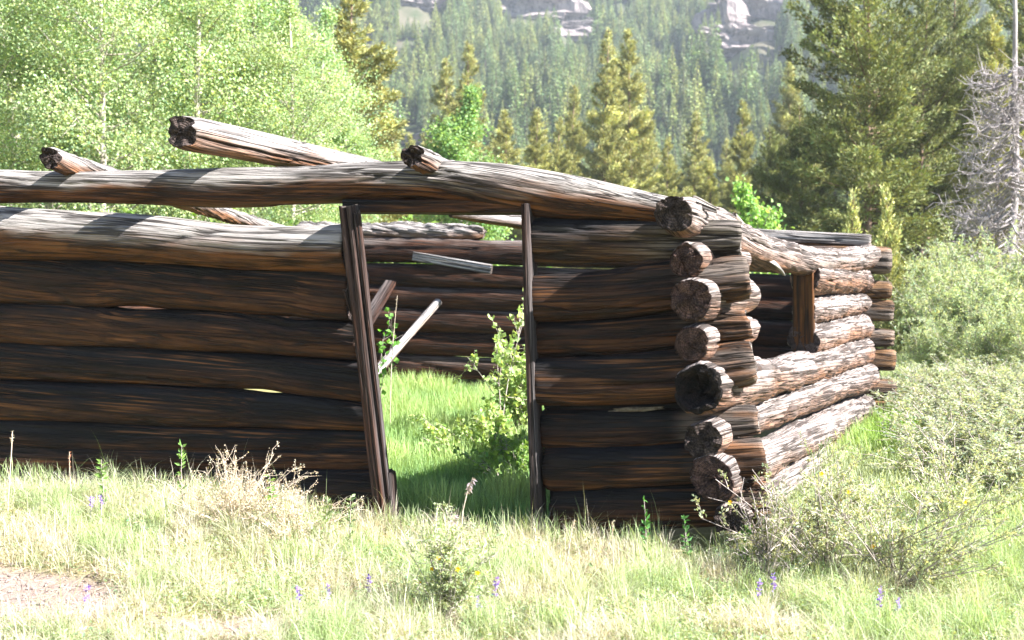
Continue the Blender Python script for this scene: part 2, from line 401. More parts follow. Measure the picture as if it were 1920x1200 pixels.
    for e in (0, 1):
        row = 0 if e == 0 else n - 1; sign = -1 if e == 0 else 1
        typ = ends[e]
        prev = row * na + np.arange(na)
        c0, sd, up, tt = C[row], Sd[row], Up[row], T[row]
        r0 = r[row]; sh0 = sh[row]
        pith = rng.uniform(-.2, .2, 2) * R[row]
        for k, q in enumerate(fr):
            rr = r0 * q; off = sh0 * (q ** 1.5)
            ang = th
            nzc = vnoise(ang / (2*np.pi) * 13, q * 3, seed, seed + 20 + e, 13) + .5 * vnoise(ang / (2*np.pi) * 30, q * 7, seed, seed + 22 + e, 30)
            if typ in ('broken', 'ragged'): dep = -.012 * (1 - q) + .016 * nzc * (1 if typ == 'broken' else .6)
            elif typ == 'hollow': dep = -.10 * smooth(.9, .35, q + .16 * nzc + .12 * np.cos(ang)) + .03 * nzc * smooth(1, .8, q)
            else: dep = .012 * nzc - .012 * (np.abs(vnoise(ang / (2*np.pi) * 7, 0, seed, seed + 25, 7)) < .12)
            v = c0 + rr[:, None] * (np.cos(ang)[:, None] * sd + np.sin(ang)[:, None] * up) + ((1 - q) * (pith[0] * sd + pith[1] * up)) + (sign * dep + off)[:, None] * tt
            V.append(v); g = np.stack([rr * np.cos(ang), rr * np.sin(ang), np.full(na, seed * 1.7 + e)], -1); G.append(g)
            UPN.append(np.sin(ang)); KN.append(np.zeros(na)); CR.append(np.zeros(na)); FR.append(np.zeros(na))
            cur = base + np.arange(na); base += na
            nx = np.roll(np.arange(na), -1)
            qd = np.stack([prev, cur, cur[nx], prev[nx]], -1) if e == 0 else np.stack([prev, prev[nx], cur[nx], cur], -1)
            if e == 0: qd = qd[:, ::1]
            Q.append(qd); fm.append(np.full(na, 1 + e)); prev = cur
        V.append(V[-1].mean(0)[None]); G.append(np.array([[0, 0, seed * 1.7 + e]])); UPN.append([0]); KN.append([0]); CR.append([0]); FR.append([0])
        cc = base; base += 1; nx = np.roll(np.arange(na), -1)
        t3 = np.stack([prev, np.full(na, cc), prev[nx]], -1) if e == 0 else np.stack([prev, prev[nx], np.full(na, cc)], -1)
        Tri.append(t3); fmt.append(np.full(na, 1 + e))
    fmat = np.concatenate(fm + fmt)
    return mesh_np(name, np.vstack(V), [np.vstack(Q), np.vstack(Tri)], mats, fmat,
                   {'gc': ('FLOAT_VECTOR', np.vstack(G)), 'upness': ('FLOAT', np.concatenate(UPN)), 'knot': ('FLOAT', np.concatenate(KN)), 'crack': ('FLOAT', np.concatenate(CR)), 'fresh': ('FLOAT', np.concatenate(FR))})

def plank_mesh(name, p0, p1, wdir, width, thick, mat, endmat, seed=0, bow=0.0, split=0.0, taper=1.0, ragged=.0):
    """a hewn board: rounded box section swept along p0-p1, uneven edges, optional split at the top end"""
    p0, p1 = np.asarray(p0, float), np.asarray(p1, float); L = np.linalg.norm(p1 - p0); T = (p1 - p0) / L
    W = np.asarray(wdir, float); W = W - T * np.dot(W, T); W /= np.linalg.norm(W); N = np.cross(T, W)
    n = max(10, int(L / .035)); s = np.linspace(0, L, n)
    k = 8
    prof = []
    for sx, sy in ((-1, -1), (1, -1), (1, 1), (-1, 1)):
        nxt = {(-1, -1): (1, -1), (1, -1): (1, 1), (1, 1): (-1, 1), (-1, 1): (-1, -1)}[(sx, sy)]
        for q in range(k): prof.append((sx + (nxt[0] - sx) * q / k, sy + (nxt[1] - sy) * q / k))
    prof = np.array(prof); na = len(prof)
    pr = prof * (1 - .06 * (np.abs(prof[:, :1]) > .99) * (np.abs(prof[:, 1:]) > .99))
    wv = width / 2 * (1 + (taper - 1) * s / L) * (1 + .06 * vnoise(s * 2.5, seed, 0, seed))
    tv = thick / 2 * (1 + .08 * vnoise(s * 3, seed, 3, seed))
    A = pr[None, :, 0] * wv[:, None]; B = pr[None, :, 1] * tv[:, None]
    idx = np.arange(na)[None, :]
    fi = .004 * vnoise(idx * .9, s[:, None] * 2, seed, seed + 3)
    A = A * (1 + fi * 4); B = B + fi * np.sign(B)
    if split:  # V-shaped check opening towards the start of the board
        g = np.exp(-(A / (width * .06)) ** 2) * np.clip(1 - s[:, None] / split, 0, 1)
        B = B * (1 - .9 * g); 
    bowv = bow * np.sin(np.pi * s / L)
    endsh = np.zeros((n, na))
    if ragged:
        jag = vnoise(idx * .8, seed * .3, 0, seed + 7)
        endsh = -ragged * jag * np.exp(-(s[:, None] / .08) ** 2) + ragged * vnoise(idx * .7, seed * .5, 0, seed + 9) * np.exp(-((L - s[:, None]) / .08) ** 2)
    V = p0 + (s[:, None] + endsh)[..., None] * T + A[..., None] * W + B[..., None] * N + (bowv[:, None, None] * N)
    gc = np.stack([A + seed, B + 0 * A, np.repeat(s[:, None], na, 1) + seed * 2.3], -1)
    i, j = np.meshgrid(np.arange(n - 1), np.arange(na), indexing='ij'); j2 = (j + 1) % na
    Q = np.stack([i * na + j, i * na + j2, (i + 1) * na + j2, (i + 1) * na + j], -1).reshape(-1, 4)
    Vf = V.reshape(-1, 3); c0, c1 = V[0].mean(0), V[-1].mean(0)
    Vf = np.vstack([Vf, c0, c1]); b0 = n * na; ar = np.arange(na); nx = np.roll(ar, -1)
    Tr = np.vstack([np.stack([nx, ar, np.full(na, b0)], -1), np.stack([(n - 1) * na + ar, (n - 1) * na + nx, np.full(na, b0 + 1)], -1)])
    G = np.vstack([gc.reshape(-1, 3), [[0, 0, 0], [0, 0, 1]]])
    up = np.append(vnoise(idx * .3 + 0 * s[:, None], s[:, None] * .8, seed, seed + 11).ravel(), [0, 0])
    z = np.zeros(len(Vf))
    return mesh_np(name, Vf, [Q, Tr], [mat, endmat], np.r_[np.zeros(len(Q)), np.ones(len(Tr))],
                   {'gc': ('FLOAT_VECTOR', G), 'upness': ('FLOAT', up), 'knot': ('FLOAT', z), 'crack': ('FLOAT', z)}, smooth_shade=False)

# ------------------------------------------------------------------ the cabin
cabin = empty('log_cabin', tuple(CORNER))
tag(cabin, 'roofless old log cabin ruin with a leaning doorway and small side window', 'cabin')
def attach(o, parent):
    """parent without moving: all the cabin meshes are modelled in world space"""
    o.parent = parent
    o.matrix_parent_inverse = Matrix.Translation(-Vector(CORNER))
    return o
def wall_part(name):
    e = empty(name, (0, 0, 0), cabin); return e
front, side, back, left = (wall_part(n) for n in ('front_wall', 'right_wall', 'back_wall', 'left_wall'))
def add_log(wall, pts, rad, mat, seed, endm=None, name='log', **kw):
    endm = endm or (M['end'], M['end'])
    me = log_mesh(name, pts, rad, [mat, endm[0], endm[1]], seed, **kw)
    o = obj(name, me); attach(o, wall); return o

def front_pts(spec, off):
    P, R = [], []
    for (x, t, b) in spec:
        p, tt = on_plane(x, (t + b) / 2, CORNER + NF * off, NF); P.append(p); R.append((b - t) / 2 * tt / F_PX * 1.03)
    return P, R
FRONT = [   # (offset from the wall plane, material, seed, [(x, top, bottom)...], options)
    (.00, 'log_top', 1, [(-420, 330, 398), (-200, 322, 385), (0, 319, 380), (100, 322, 378), (250, 320, 381), (420, 316, 388), (560, 313, 384), (700, 306, 378), (830, 304, 380), (930, 309, 394), (1050, 327, 408), (1150, 347, 412), (1235, 366, 418), (1275, 375, 420)],
        dict(twist=.35, knots=[(.46, 4.2, .03), (.65, 3.9, .03), (.70, 3.7, .035), (.30, 3.6, .03)], lump=.05)),
    (.11, 'log_top', 2, [(-420, 370, 470), (-150, 378, 478), (0, 386, 487), (100, 394, 486), (300, 406, 492), (450, 422, 502), (560, 424, 506), (660, 421, 511)],
        dict(twist=.1, knots=[(.58, 2.9, .035), (.72, 3.1, .035)], lump=.05)),
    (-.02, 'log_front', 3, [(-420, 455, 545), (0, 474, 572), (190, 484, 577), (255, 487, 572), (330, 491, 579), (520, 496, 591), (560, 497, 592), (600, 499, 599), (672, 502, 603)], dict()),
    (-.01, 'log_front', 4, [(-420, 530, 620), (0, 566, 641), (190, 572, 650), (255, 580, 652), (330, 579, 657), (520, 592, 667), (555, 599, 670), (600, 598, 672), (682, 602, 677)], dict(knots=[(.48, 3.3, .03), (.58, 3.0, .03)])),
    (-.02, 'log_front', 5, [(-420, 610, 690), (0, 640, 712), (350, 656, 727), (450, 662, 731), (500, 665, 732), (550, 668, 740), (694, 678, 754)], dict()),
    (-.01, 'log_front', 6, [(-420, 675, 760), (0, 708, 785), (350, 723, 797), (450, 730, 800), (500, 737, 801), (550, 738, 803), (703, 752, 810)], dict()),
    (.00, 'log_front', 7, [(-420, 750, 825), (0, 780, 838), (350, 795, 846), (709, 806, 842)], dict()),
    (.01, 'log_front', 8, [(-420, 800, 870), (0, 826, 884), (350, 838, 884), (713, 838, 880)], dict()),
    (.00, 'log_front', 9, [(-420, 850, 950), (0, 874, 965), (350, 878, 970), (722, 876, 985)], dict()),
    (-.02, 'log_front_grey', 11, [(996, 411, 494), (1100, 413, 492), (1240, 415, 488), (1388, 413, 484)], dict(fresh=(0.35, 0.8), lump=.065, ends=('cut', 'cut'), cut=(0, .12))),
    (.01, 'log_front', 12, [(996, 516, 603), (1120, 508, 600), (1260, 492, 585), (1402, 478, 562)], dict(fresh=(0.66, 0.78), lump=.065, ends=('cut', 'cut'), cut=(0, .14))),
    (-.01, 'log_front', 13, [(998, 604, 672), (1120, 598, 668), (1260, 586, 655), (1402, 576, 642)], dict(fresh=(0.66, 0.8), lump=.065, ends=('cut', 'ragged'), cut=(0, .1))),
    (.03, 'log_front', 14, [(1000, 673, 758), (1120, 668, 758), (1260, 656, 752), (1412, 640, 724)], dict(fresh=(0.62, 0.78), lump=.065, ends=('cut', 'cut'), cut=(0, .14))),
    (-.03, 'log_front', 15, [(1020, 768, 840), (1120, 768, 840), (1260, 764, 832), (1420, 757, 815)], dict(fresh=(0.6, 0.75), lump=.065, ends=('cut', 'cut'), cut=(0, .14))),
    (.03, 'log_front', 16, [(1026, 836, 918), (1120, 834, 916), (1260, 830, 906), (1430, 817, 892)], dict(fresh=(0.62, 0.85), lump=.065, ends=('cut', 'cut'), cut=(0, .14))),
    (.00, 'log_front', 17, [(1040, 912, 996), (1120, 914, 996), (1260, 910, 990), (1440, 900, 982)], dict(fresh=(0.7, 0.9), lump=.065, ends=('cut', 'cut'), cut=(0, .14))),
    (-.03, 'log_front', 18, [(1020, 752, 780), (1100, 755, 778), (1290, 752, 775)], dict(ends=('ragged', 'ragged'))),
]
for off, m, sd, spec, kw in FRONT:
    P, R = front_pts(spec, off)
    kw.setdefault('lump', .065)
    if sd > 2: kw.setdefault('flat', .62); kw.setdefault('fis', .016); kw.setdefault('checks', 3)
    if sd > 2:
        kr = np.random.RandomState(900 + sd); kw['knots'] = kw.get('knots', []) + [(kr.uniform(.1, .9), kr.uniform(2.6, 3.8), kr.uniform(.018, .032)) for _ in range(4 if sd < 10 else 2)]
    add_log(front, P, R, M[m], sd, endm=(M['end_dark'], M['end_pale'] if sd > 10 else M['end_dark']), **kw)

# scraps of old mud chinking left between the logs
M['mud'] = bark_mat('mud_chinking', (.10, .08, .06), (.20, .165, .125), 30, 1.0)
for k, (xa, ya, xb, yb, hh, of) in enumerate([(350, 880, 500, 878, 5, .06), (520, 876, 650, 874, 4, .05), (1122, 833, 1172, 831, 5, .05), (1055, 828, 1092, 829, 4, .04), (1185, 830, 1240, 828, 3, .05), (60, 487, 200, 497, 6, .03), (230, 500, 330, 503, 5, .03), (1150, 768, 1240, 765, 4, .05), (420, 742, 520, 747, 4, .04), (120, 648, 260, 655, 4, .04)]):
    P, R = front_pts([(xa, ya - hh * .5, ya + hh * .5), ((xa + xb) / 2, (ya + yb) / 2 - hh + 2, (ya + yb) / 2 + hh + 1), (xb, yb - hh * .4, yb + hh * .4)], of)
    o = obj('chinking', log_mesh('chinking', P, R, [M['mud']] * 3, 90 + k, na=20, lump=.35, flake=.006, checks=0, ends=('ragged', 'ragged'))); attach(o, front)

# right wall: near end stands out in front of the front wall, far end passes the back wall
RIGHT = [   # near (x, y, r), far (x, y, r), mid sag, protrusion, near end kind, material end, cut to window?
    (21, (1262, 400, 44), (1632, 482, 20), -.16, .30, 'broken', 'end_rot', None),
    (22, (1284, 487, 36), (1400, 520, 29), 0, .22, 'cut', 'end', 1),
    (23, (1298, 566, 41), (1404, 582, 33), 0, .30, 'cut', 'end', 1),
    (24, (1296, 647, 34), (1412, 612, 30), 0, .26, 'cut', 'end', 1),
    (25, (1308, 731, 50), (1618, 656, 23), -.03, .32, 'hollow', 'end_char', None),
    (26, (1318, 822, 38), (1624, 706, 25), .02, .27, 'broken', 'end_rot', None),
    (27, (1337, 903, 45), (1616, 762, 25), .0, .30, 'cut', 'end', None),
    (28, (1372, 975, 36), (1612, 812, 25), .0, .20, 'ragged', 'end_dark', None),
]
BACKP = FAR
for sd, nr, fr_, sag, pro, kind, em, short in RIGHT:
    p0, t0 = on_plane(nr[0], nr[1], CORNER + NF * pro, NF)
    if short:
        dpt = 8.0; p1, t1 = at_depth(fr_[0], fr_[1], dpt)
        # keep it on the wall's own line
        p1 = p0 + SIDE_DIR * (1.2 if sd != 24 else 1.3); p1[2] = p0[2] + (.02 if sd != 24 else .05); t1 = p1[1]
        r1 = nr[2] * t0 / F_PX * .93
    else:
        p1, t1 = on_plane(fr_[0], fr_[1], BACKP, NF); r1 = fr_[2] * t1 / F_PX * 1.03
    mid = (p0 + p1) / 2 + np.array([0, 0, sag]); r0 = nr[2] * t0 / F_PX
    q1 = p0 * .75 + p1 * .25 + np.array([0, 0, sag * .8]); q3 = p0 * .25 + p1 * .75 + np.array([0, 0, sag * .7])
    add_log(side, [p0, q1, mid, q3, p1], [r0, r0 * .97 + r1 * .03, (r0 + r1) / 2, r1 * .9 + r0 * .1, r1], M['log_side'], sd,
            endm=(M[em], M['end_pale']), ends=(kind, 'ragged' if sd in (21, 22, 23, 24) else 'cut'), flake=.009 if sd in (21, 25, 26, 27, 28) else .005, lump=.16, flat=.2, twist=.15, fis=.016, checks=3,
            knots=[(.55, 1.2, .03)])
# short logs beyond the window, butting against the window post
nS = np.array([SIDE_DIR[1], -SIDE_DIR[0], 0])
def side_pt(x, y, off=0.0): return on_plane(x, y, CORNER + nS * off, nS)
wa, _ = side_pt(1506, 487); wb, _ = side_pt(1508, 677)
for k, (y, r) in enumerate([(528, 24), (570, 20), (612, 24)]):
    p1, t1 = on_plane(1616, y - 2, BACKP, NF); p1 = p1 + nS * np.dot(CORNER - p1, nS)
    p0 = p1 - SIDE_DIR * (np.dot(p1 - wa, SIDE_DIR) - .035); p0[2] = p1[2] - (.02 if k else -.02)
    add_log(side, [p0, (p0 + p1) / 2, p1], [r * t1 / F_PX] * 3, M['log_side'], 31 + k, endm=(M['end_dark'], M['end_pale']), ends=('cut', 'ragged'), flake=.012, lump=.1)

# back wall
BACK = [(478, 27), (545, 17), (583, 22), (634, 18), (676, 21), (728, 17), (763, 15)]
BU = np.array([math.cos(WALL_A), -math.sin(WALL_A), 0.0])
def back_log(sd, yr, rr, xl, yl, rl, xr=1662, mat='log_back', off=0.0, ends=('cut', 'cut'), **kw):
    pr, tr = on_plane(xr, yr, BACKP + NF * off, NF); pl, tl = on_plane(xl, yl, BACKP + NF * off, NF)
    r0, r1 = rl * tl / F_PX, rr * tr / F_PX
    w9 = pl * .12 + pr * .88
    pz_ = pl - BU * 4.6 + np.array([0, 0, .02 * (sd % 3)])
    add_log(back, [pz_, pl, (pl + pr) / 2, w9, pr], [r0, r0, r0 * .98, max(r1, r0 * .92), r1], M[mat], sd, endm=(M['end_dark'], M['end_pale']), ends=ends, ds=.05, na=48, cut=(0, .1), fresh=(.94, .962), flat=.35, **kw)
back_log(41, 489, 27, 560, 466, 23, xr=1668, off=.02)
back_log(42, 545, 17, 560, 511, 22, xr=1670)
back_log(43, 583, 21, 560, 552, 22, xr=1673)
back_log(44, 634, 17, 560, 592, 23, xr=1675)
back_log(45, 676, 21, 560, 634, 22, xr=1677)
back_log(46, 728, 17, 560, 676, 22, xr=1679)
back_log(47, 762, 15, 560, 716, 23, xr=1682)
pl, tl = on_plane(560, 436, BACKP, NF); pr, tr = on_plane(905, 437, BACKP, NF)
add_log(back, [pl, (pl + pr) / 2 + np.array([0, 0, .01]), pr], [18 * tl / F_PX, 19 * tl / F_PX, 13 * tr / F_PX], M['log_pole'], 48, endm=(M['end_dark'], M['end_pale']), ends=('ragged', 'broken'), flake=.02, lump=.12, twist=.9)
pl, tl = on_plane(1150, 432, BACKP, NF); pr, tr = on_plane(1632, 452, BACKP, NF)
add_log(back, [pl, (pl + pr) / 2, pr], [14 * tl / F_PX, 14 * tl / F_PX, 13 * tr / F_PX], M['log_pole'], 49, endm=(M['end_dark'], M['end_pale']), ends=('ragged', 'cut'), flat=.8, lump=.05, name='top_beam')
# left wall (closes the cabin beyond the picture's edge)
for k in range(7):
    z = .14 + .25 * k
    a_, _ = on_plane(-400, 700, CORNER, NF); a_ = a_.copy(); a_[2] = z; b_ = a_ + SIDE_DIR * 6.3; b_[2] = z + .3
    add_log(left, [a_ - SIDE_DIR * .3, (a_ + b_) / 2, b_], [.135] * 3, M['log_back'], 71 + k, ends=('cut', 'cut'), ds=.09, na=32)

# door frame
door = wall_part('door_frame')
def fp(x, y, off): return on_plane(x, y, CORNER + NF * off, NF)[0]
o = obj('door_post', plank_mesh('door_post', fp(655, 387, .23), fp(722, 985, .15), U, .092, .15, M['post'], M['end_pale'], 5, split=.6, taper=.78, ragged=.02)); attach(o, door); o['label'] = 'split grey doorpost leaning out of plumb'
o = obj('splinter', plank_mesh('splinter', fp(670, 400, .27), fp(729, 930, .17), U, .026, .05, M['post'], M['end_pale'], 6, taper=.8, ragged=.03)); attach(o, door)
o = obj('splinter', plank_mesh('splinter', fp(648, 545, .24), fp(660, 588, .22), U, .03, .03, M['post'], M['end_pale'], 7, taper=.5, ragged=.02)); attach(o, door)
o = obj('foot_block', plank_mesh('foot_block', fp(727, 885, .13), fp(734, 985, .12), U, .08, .1, M['post'], M['end_dark'], 8, ragged=.02)); attach(o, door)
o = obj('door_post', plank_mesh('door_post', fp(991, 384, .06), fp(1012, 1000, .10), U, .05, .20, M['post'], M['end_dark'], 9, bow=.02)); attach(o, door)
o = obj('lintel', plank_mesh('lintel', fp(655, 388, .0), fp(1000, 390, .0), (0, 0, 1), .085, .22, M['log_front'], M['end_dark'], 10)); attach(o, door)
# window frame
win = wall_part('window_frame')
o = obj('window_post', plank_mesh('window_post', wa, wb, nS, .175, .07, M['window_post'], M['end'], 11)); attach(o, win)

# ------------------------------------------------------------------ loose roof poles and boards
def loose_pole(name, p0, p1, r0, r1, mat, seed, label, cat, endm, sag=0, **kw):
    root = empty(name, tuple(p0)); mid = (p0 + p1) / 2 + np.array([0, 0, -sag])
    me = log_mesh('pole', [p0 - p0, mid - p0, p1 - p0], [r0, (r0 + r1) / 2, r1], [mat, *endm], seed, **kw)
    o = obj(name, me); o.location = tuple(p0); bpy.data.objects.remove(root)
    tag(o, label, cat); return o
def fpt(x, y, off): return on_plane(x, y, CORNER + NF * off, NF)
# thick pole, its end standing up over the top log
p0, t0 = fpt(338, 246, .45); p1, t1 = fpt(690, 318, -1.6); d = (p1 - p0); p2 = p0 + d * 1.75
loose_pole('roof_pole', p0, p2, 33 * t0 / F_PX, 24 * t0 / F_PX, M['log_pole'], 81, 'thickest grey roof pole with a notched dark end, slanting up over the top log', 'roof pole', (M['end_rot'], M['end_pale']), ends=('broken', 'ragged'), knots=[(.28, 4.4, .035)], fis=.014)
p0, t0 = fpt(92, 296, .32); p1, t1 = fpt(410, 398, -2.4); d = p1 - p0; p2 = p0 + d * 1.9
loose_pole('roof_pole', p0, p2, 20 * t0 / F_PX, 21 * t0 / F_PX, M['log_pole'], 82, 'twisted broken roof pole with its stub end above the far left of the top log', 'roof pole', (M['end_rot'], M['end_pale']), ends=('broken', 'ragged'), flake=.008, twist=1.4, fis=.02)
p0, t0 = fpt(775, 293, .34); p1, t1 = fpt(842, 322, -.25); d = p1 - p0; p2 = p0 + d * 6
loose_pole('roof_pole', p0, p2, 23 * t0 / F_PX, 22 * t0 / F_PX, M['log_pole'], 83, 'short reddish roof pole stub with a frayed end above the doorway', 'roof pole', (M['end_rot'], M['end_pale']), ends=('broken', 'ragged'), flake=.01, twist=.6, fis=.02)
p0, t0 = at_depth(846, 401, 10.2); p1, t1 = at_depth(1035, 424, 10.6)
loose_pole('roof_pole', p0, p1, 8 * t0 / F_PX, 15 * t1 / F_PX, M['log_pole'], 85, 'slim grey pole showing under the right end of the door lintel', 'roof pole', (M['end_dark'], M['end_pale']), ends=('ragged', 'ragged'), na=32)
# loose plank hung on the back wall, leaning sticks inside
q0 = on_plane(775, 480, BACKP + NF * .22, NF)[0]; q1 = on_plane(922, 505, BACKP + NF * .3, NF)[0]
o = obj('loose_board', plank_mesh('loose_board', (0, 0, 0), q1 - q0, (0, 0, 1), .11, .05, M['board'], M['end_pale'], 12), loc=tuple(q0)); tag(o, 'pale loose board slanting across the top of the back wall', 'board')
q0 = on_plane(822, 566, BACKP + NF * .2, NF)[0]; q1 = on_plane(712, 690, BACKP + NF * 1.3, NF)[0]; q1 = q1 + (q1 - q0) * .25
o = obj('leaning_pole', log_mesh('leaning_pole', [(0, 0, 0), (q1 - q0) * .5, q1 - q0], [.05, .055, .06], [M['board'], M['end_pale'], M['end_pale']], 84, na=24), loc=tuple(q0)); tag(o, 'bleached pole leaning on the inner back wall behind the doorway', 'pole')
q0 = on_plane(733, 528, BACKP + NF * .2, NF)[0]; q1 = on_plane(690, 600, BACKP + NF * 1.0, NF)[0]; q1 = q1 + (q1 - q0) * 1.0
o = obj('leaning_board', plank_mesh('leaning_board', (0, 0, 0), q1 - q0, (1, 0, 0), .16, .04, M['post'], M['end_dark'], 13), loc=tuple(q0)); tag(o, 'dark grey board propped inside against the back wall beside the split doorpost', 'board')
# splinters on the top right log
q0, t0 = side_pt(1375, 405, -.02); q1, _ = side_pt(1425, 462, -.02)
o = obj('splinter', plank_mesh('splinter', q0, q1, (0, 0, 1), .05, .03, M['board'], M['end_pale'], 14, ragged=.03, taper=.6)); attach(o, side)
q0, t0 = side_pt(1425, 478, .03); q1, _ = side_pt(1470, 516, .06)
o = obj('splinter', plank_mesh('splinter', q0, q1, (0, 0, 1), .035, .02, M['board'], M['end_pale'], 15, bow=.03, taper=.35)); attach(o, side)
q0, t0 = fpt(1300, 376, .10); q1, _ = fpt(1343, 394, .05)
o = obj('splinter', plank_mesh('splinter', q0, q1, (0, 0, 1), .06, .02, M['board'], M['end_pale'], 16, ragged=.02, taper=.5)); attach(o, side)

# ------------------------------------------------------------------ vegetation helpers
def runit(rng, n):
    v = rng.normal(size=(n, 3)); return v / np.linalg.norm(v, axis=1)[:, None]
def nrm(v): return v / np.maximum(np.linalg.norm(v, axis=-1, keepdims=True), 1e-9)
def leaf_quads(c, d, nn, L, W, fold=.12):
    d = nrm(d); s = nrm(np.cross(d, nn)); n2 = np.cross(s, d)
    L = np.asarray(L)[:, None] if np.ndim(L) else L; W = np.asarray(W)[:, None] if np.ndim(W) else W
    v = np.stack([c, c + d * L * .5 + s * W * .5 + n2 * L * fold, c + d * L, c + d * L * .5 - s * W * .5 + n2 * L * fold], 1)
    n = len(c); return v.reshape(-1, 3), np.arange(n * 4).reshape(n, 4)
def tubes(lines, sides=5):
    V, Q, b = [], [], 0
    for P, R in lines:
        P = np.asarray(P, float); R = np.asarray(R, float); k = len(P)
        T = nrm(np.gradient(P, axis=0)); ref = np.array([.31, .17, .93]) if abs(T[0, 2]) < .9 else np.array([1., .2, .1])
        A = nrm(np.cross(T, ref)); B = np.cross(T, A)
        th = np.linspace(0, 2 * np.pi, sides, endpoint=False)
        v = P[:, None] + R[:, None, None] * (np.cos(th)[None, :, None] * A[:, None] + np.sin(th)[None, :, None] * B[:, None])
        V.append(v.reshape(-1, 3)); i, j = np.meshgrid(np.arange(k - 1), np.arange(sides), indexing='ij'); j2 = (j + 1) % sides
        Q.append(np.stack([i * sides + j, i * sides + j2, (i + 1) * sides + j2, (i + 1) * sides + j], -1).reshape(-1, 4) + b); b += k * sides
    return np.vstack(V), np.vstack(Q)
def colours(rng, n, base, var=.25, hue=.12, clump=None):
    base = np.asarray(base); k = np.exp(rng.normal(0, var, n))[:, None]
    h = rng.normal(0, hue, n)[:, None] * np.array([1.0, .15, -.3])
    c = base * k * (1 + h)
    if clump is not None: c = c * clump[:, None]
    return np.clip(np.c_[c, np.ones(n)], 0, 1)
def leaves_obj(name, c, d, nn, L, W, col, mat, parent, fold=.12):
    v, q = leaf_quads(c, d, nn, L, W, fold)
    return obj(name, mesh_np(name, v, [q], [mat], attrs={'col': ('FLOAT_COLOR', np.repeat(col, 4, 0))}, smooth_shade=False), parent)

def make_aspen(name, H, R, seed, base=(.12, .22, .035), nleaf=30000, leaf=.048, clear=.12, trunk_r=.075):
    rng = np.random.RandomState(seed); root = empty(name)
    k = 12; t = np.linspace(0, 1, k)
    P = np.stack([.25 * vnoise(t * 3, seed) * t, .25 * vnoise(t * 3, seed + 9.3) * t, t * H], -1)
    Rr = trunk_r * (1 - .85 * t) + .006
    tv, tq = tubes([(P, Rr)], 9)
    obj('trunk', mesh_np('trunk', tv, [tq], [M['aspen_bark']]), root)
    lines, tips = [], []
    nl = 60
    for i in range(nl):
        u = clear + (1 - clear) * (i + rng.rand()) / nl; az = rng.rand() * 6.283
        prof = math.sin(min(1, (u - clear) / (1 - clear) * 1.05 + .12) * math.pi) ** .6
        ln = R * prof * rng.uniform(.55, 1.1); el = math.radians(rng.uniform(5, 50))
        p = np.array([np.interp(u, t, P[:, a]) for a in range(3)])
        d = np.array([math.cos(az) * math.cos(el), math.sin(az) * math.cos(el), math.sin(el)])
        q = np.linspace(0, 1, 5)[:, None]; pts = p + d * ln * q + np.array([0, 0, .12 * ln]) * q ** 2 + rng.normal(0, .03, (5, 3)) * q
        lines.append((pts, np.linspace(.022, .005, 5) * (1.2 - u * .6)))
        for m_ in range(6):
            f = rng.uniform(.3, 1); b = pts[0] + (pts[-1] - pts[0]) * f
            dd = nrm(d * .6 + runit(rng, 1)[0]); l2 = ln * rng.uniform(.15, .4)
            lines.append((np.stack([b, b + dd * l2]), np.array([.006, .003]))); tips.append((b + dd * l2 * .7, .08 + .075 * ln))
    bv, bq = tubes(lines, 4)
    tag(obj('limbs', mesh_np('limbs', bv, [bq], [M['aspen_bark']]), root), kind='stuff')
    tc = np.array([x[0] for x in tips]); ts = np.array([x[1] for x in tips])
    w_ = ts ** 1.5; idx = rng.choice(len(tc), nleaf, p=w_ / w_.sum())
    c = tc[idx] + rng.normal(size=(nleaf, 3)) * ts[idx][:, None] * np.array([1, 1, .8])
    d = runit(rng, nleaf) + np.array([0, 0, -.35]); nn = runit(rng, nleaf) + np.array([.2, 0, .5])
    tint = np.exp(rng.normal(0, .17, len(tc)))[idx]
    L = leaf * rng.uniform(.7, 1.25, nleaf)
    leaves_obj('crown', c, d, nn, L, L * .9, colours(rng, nleaf, base, .22, .12, tint), M['leaf'], root)
    return root

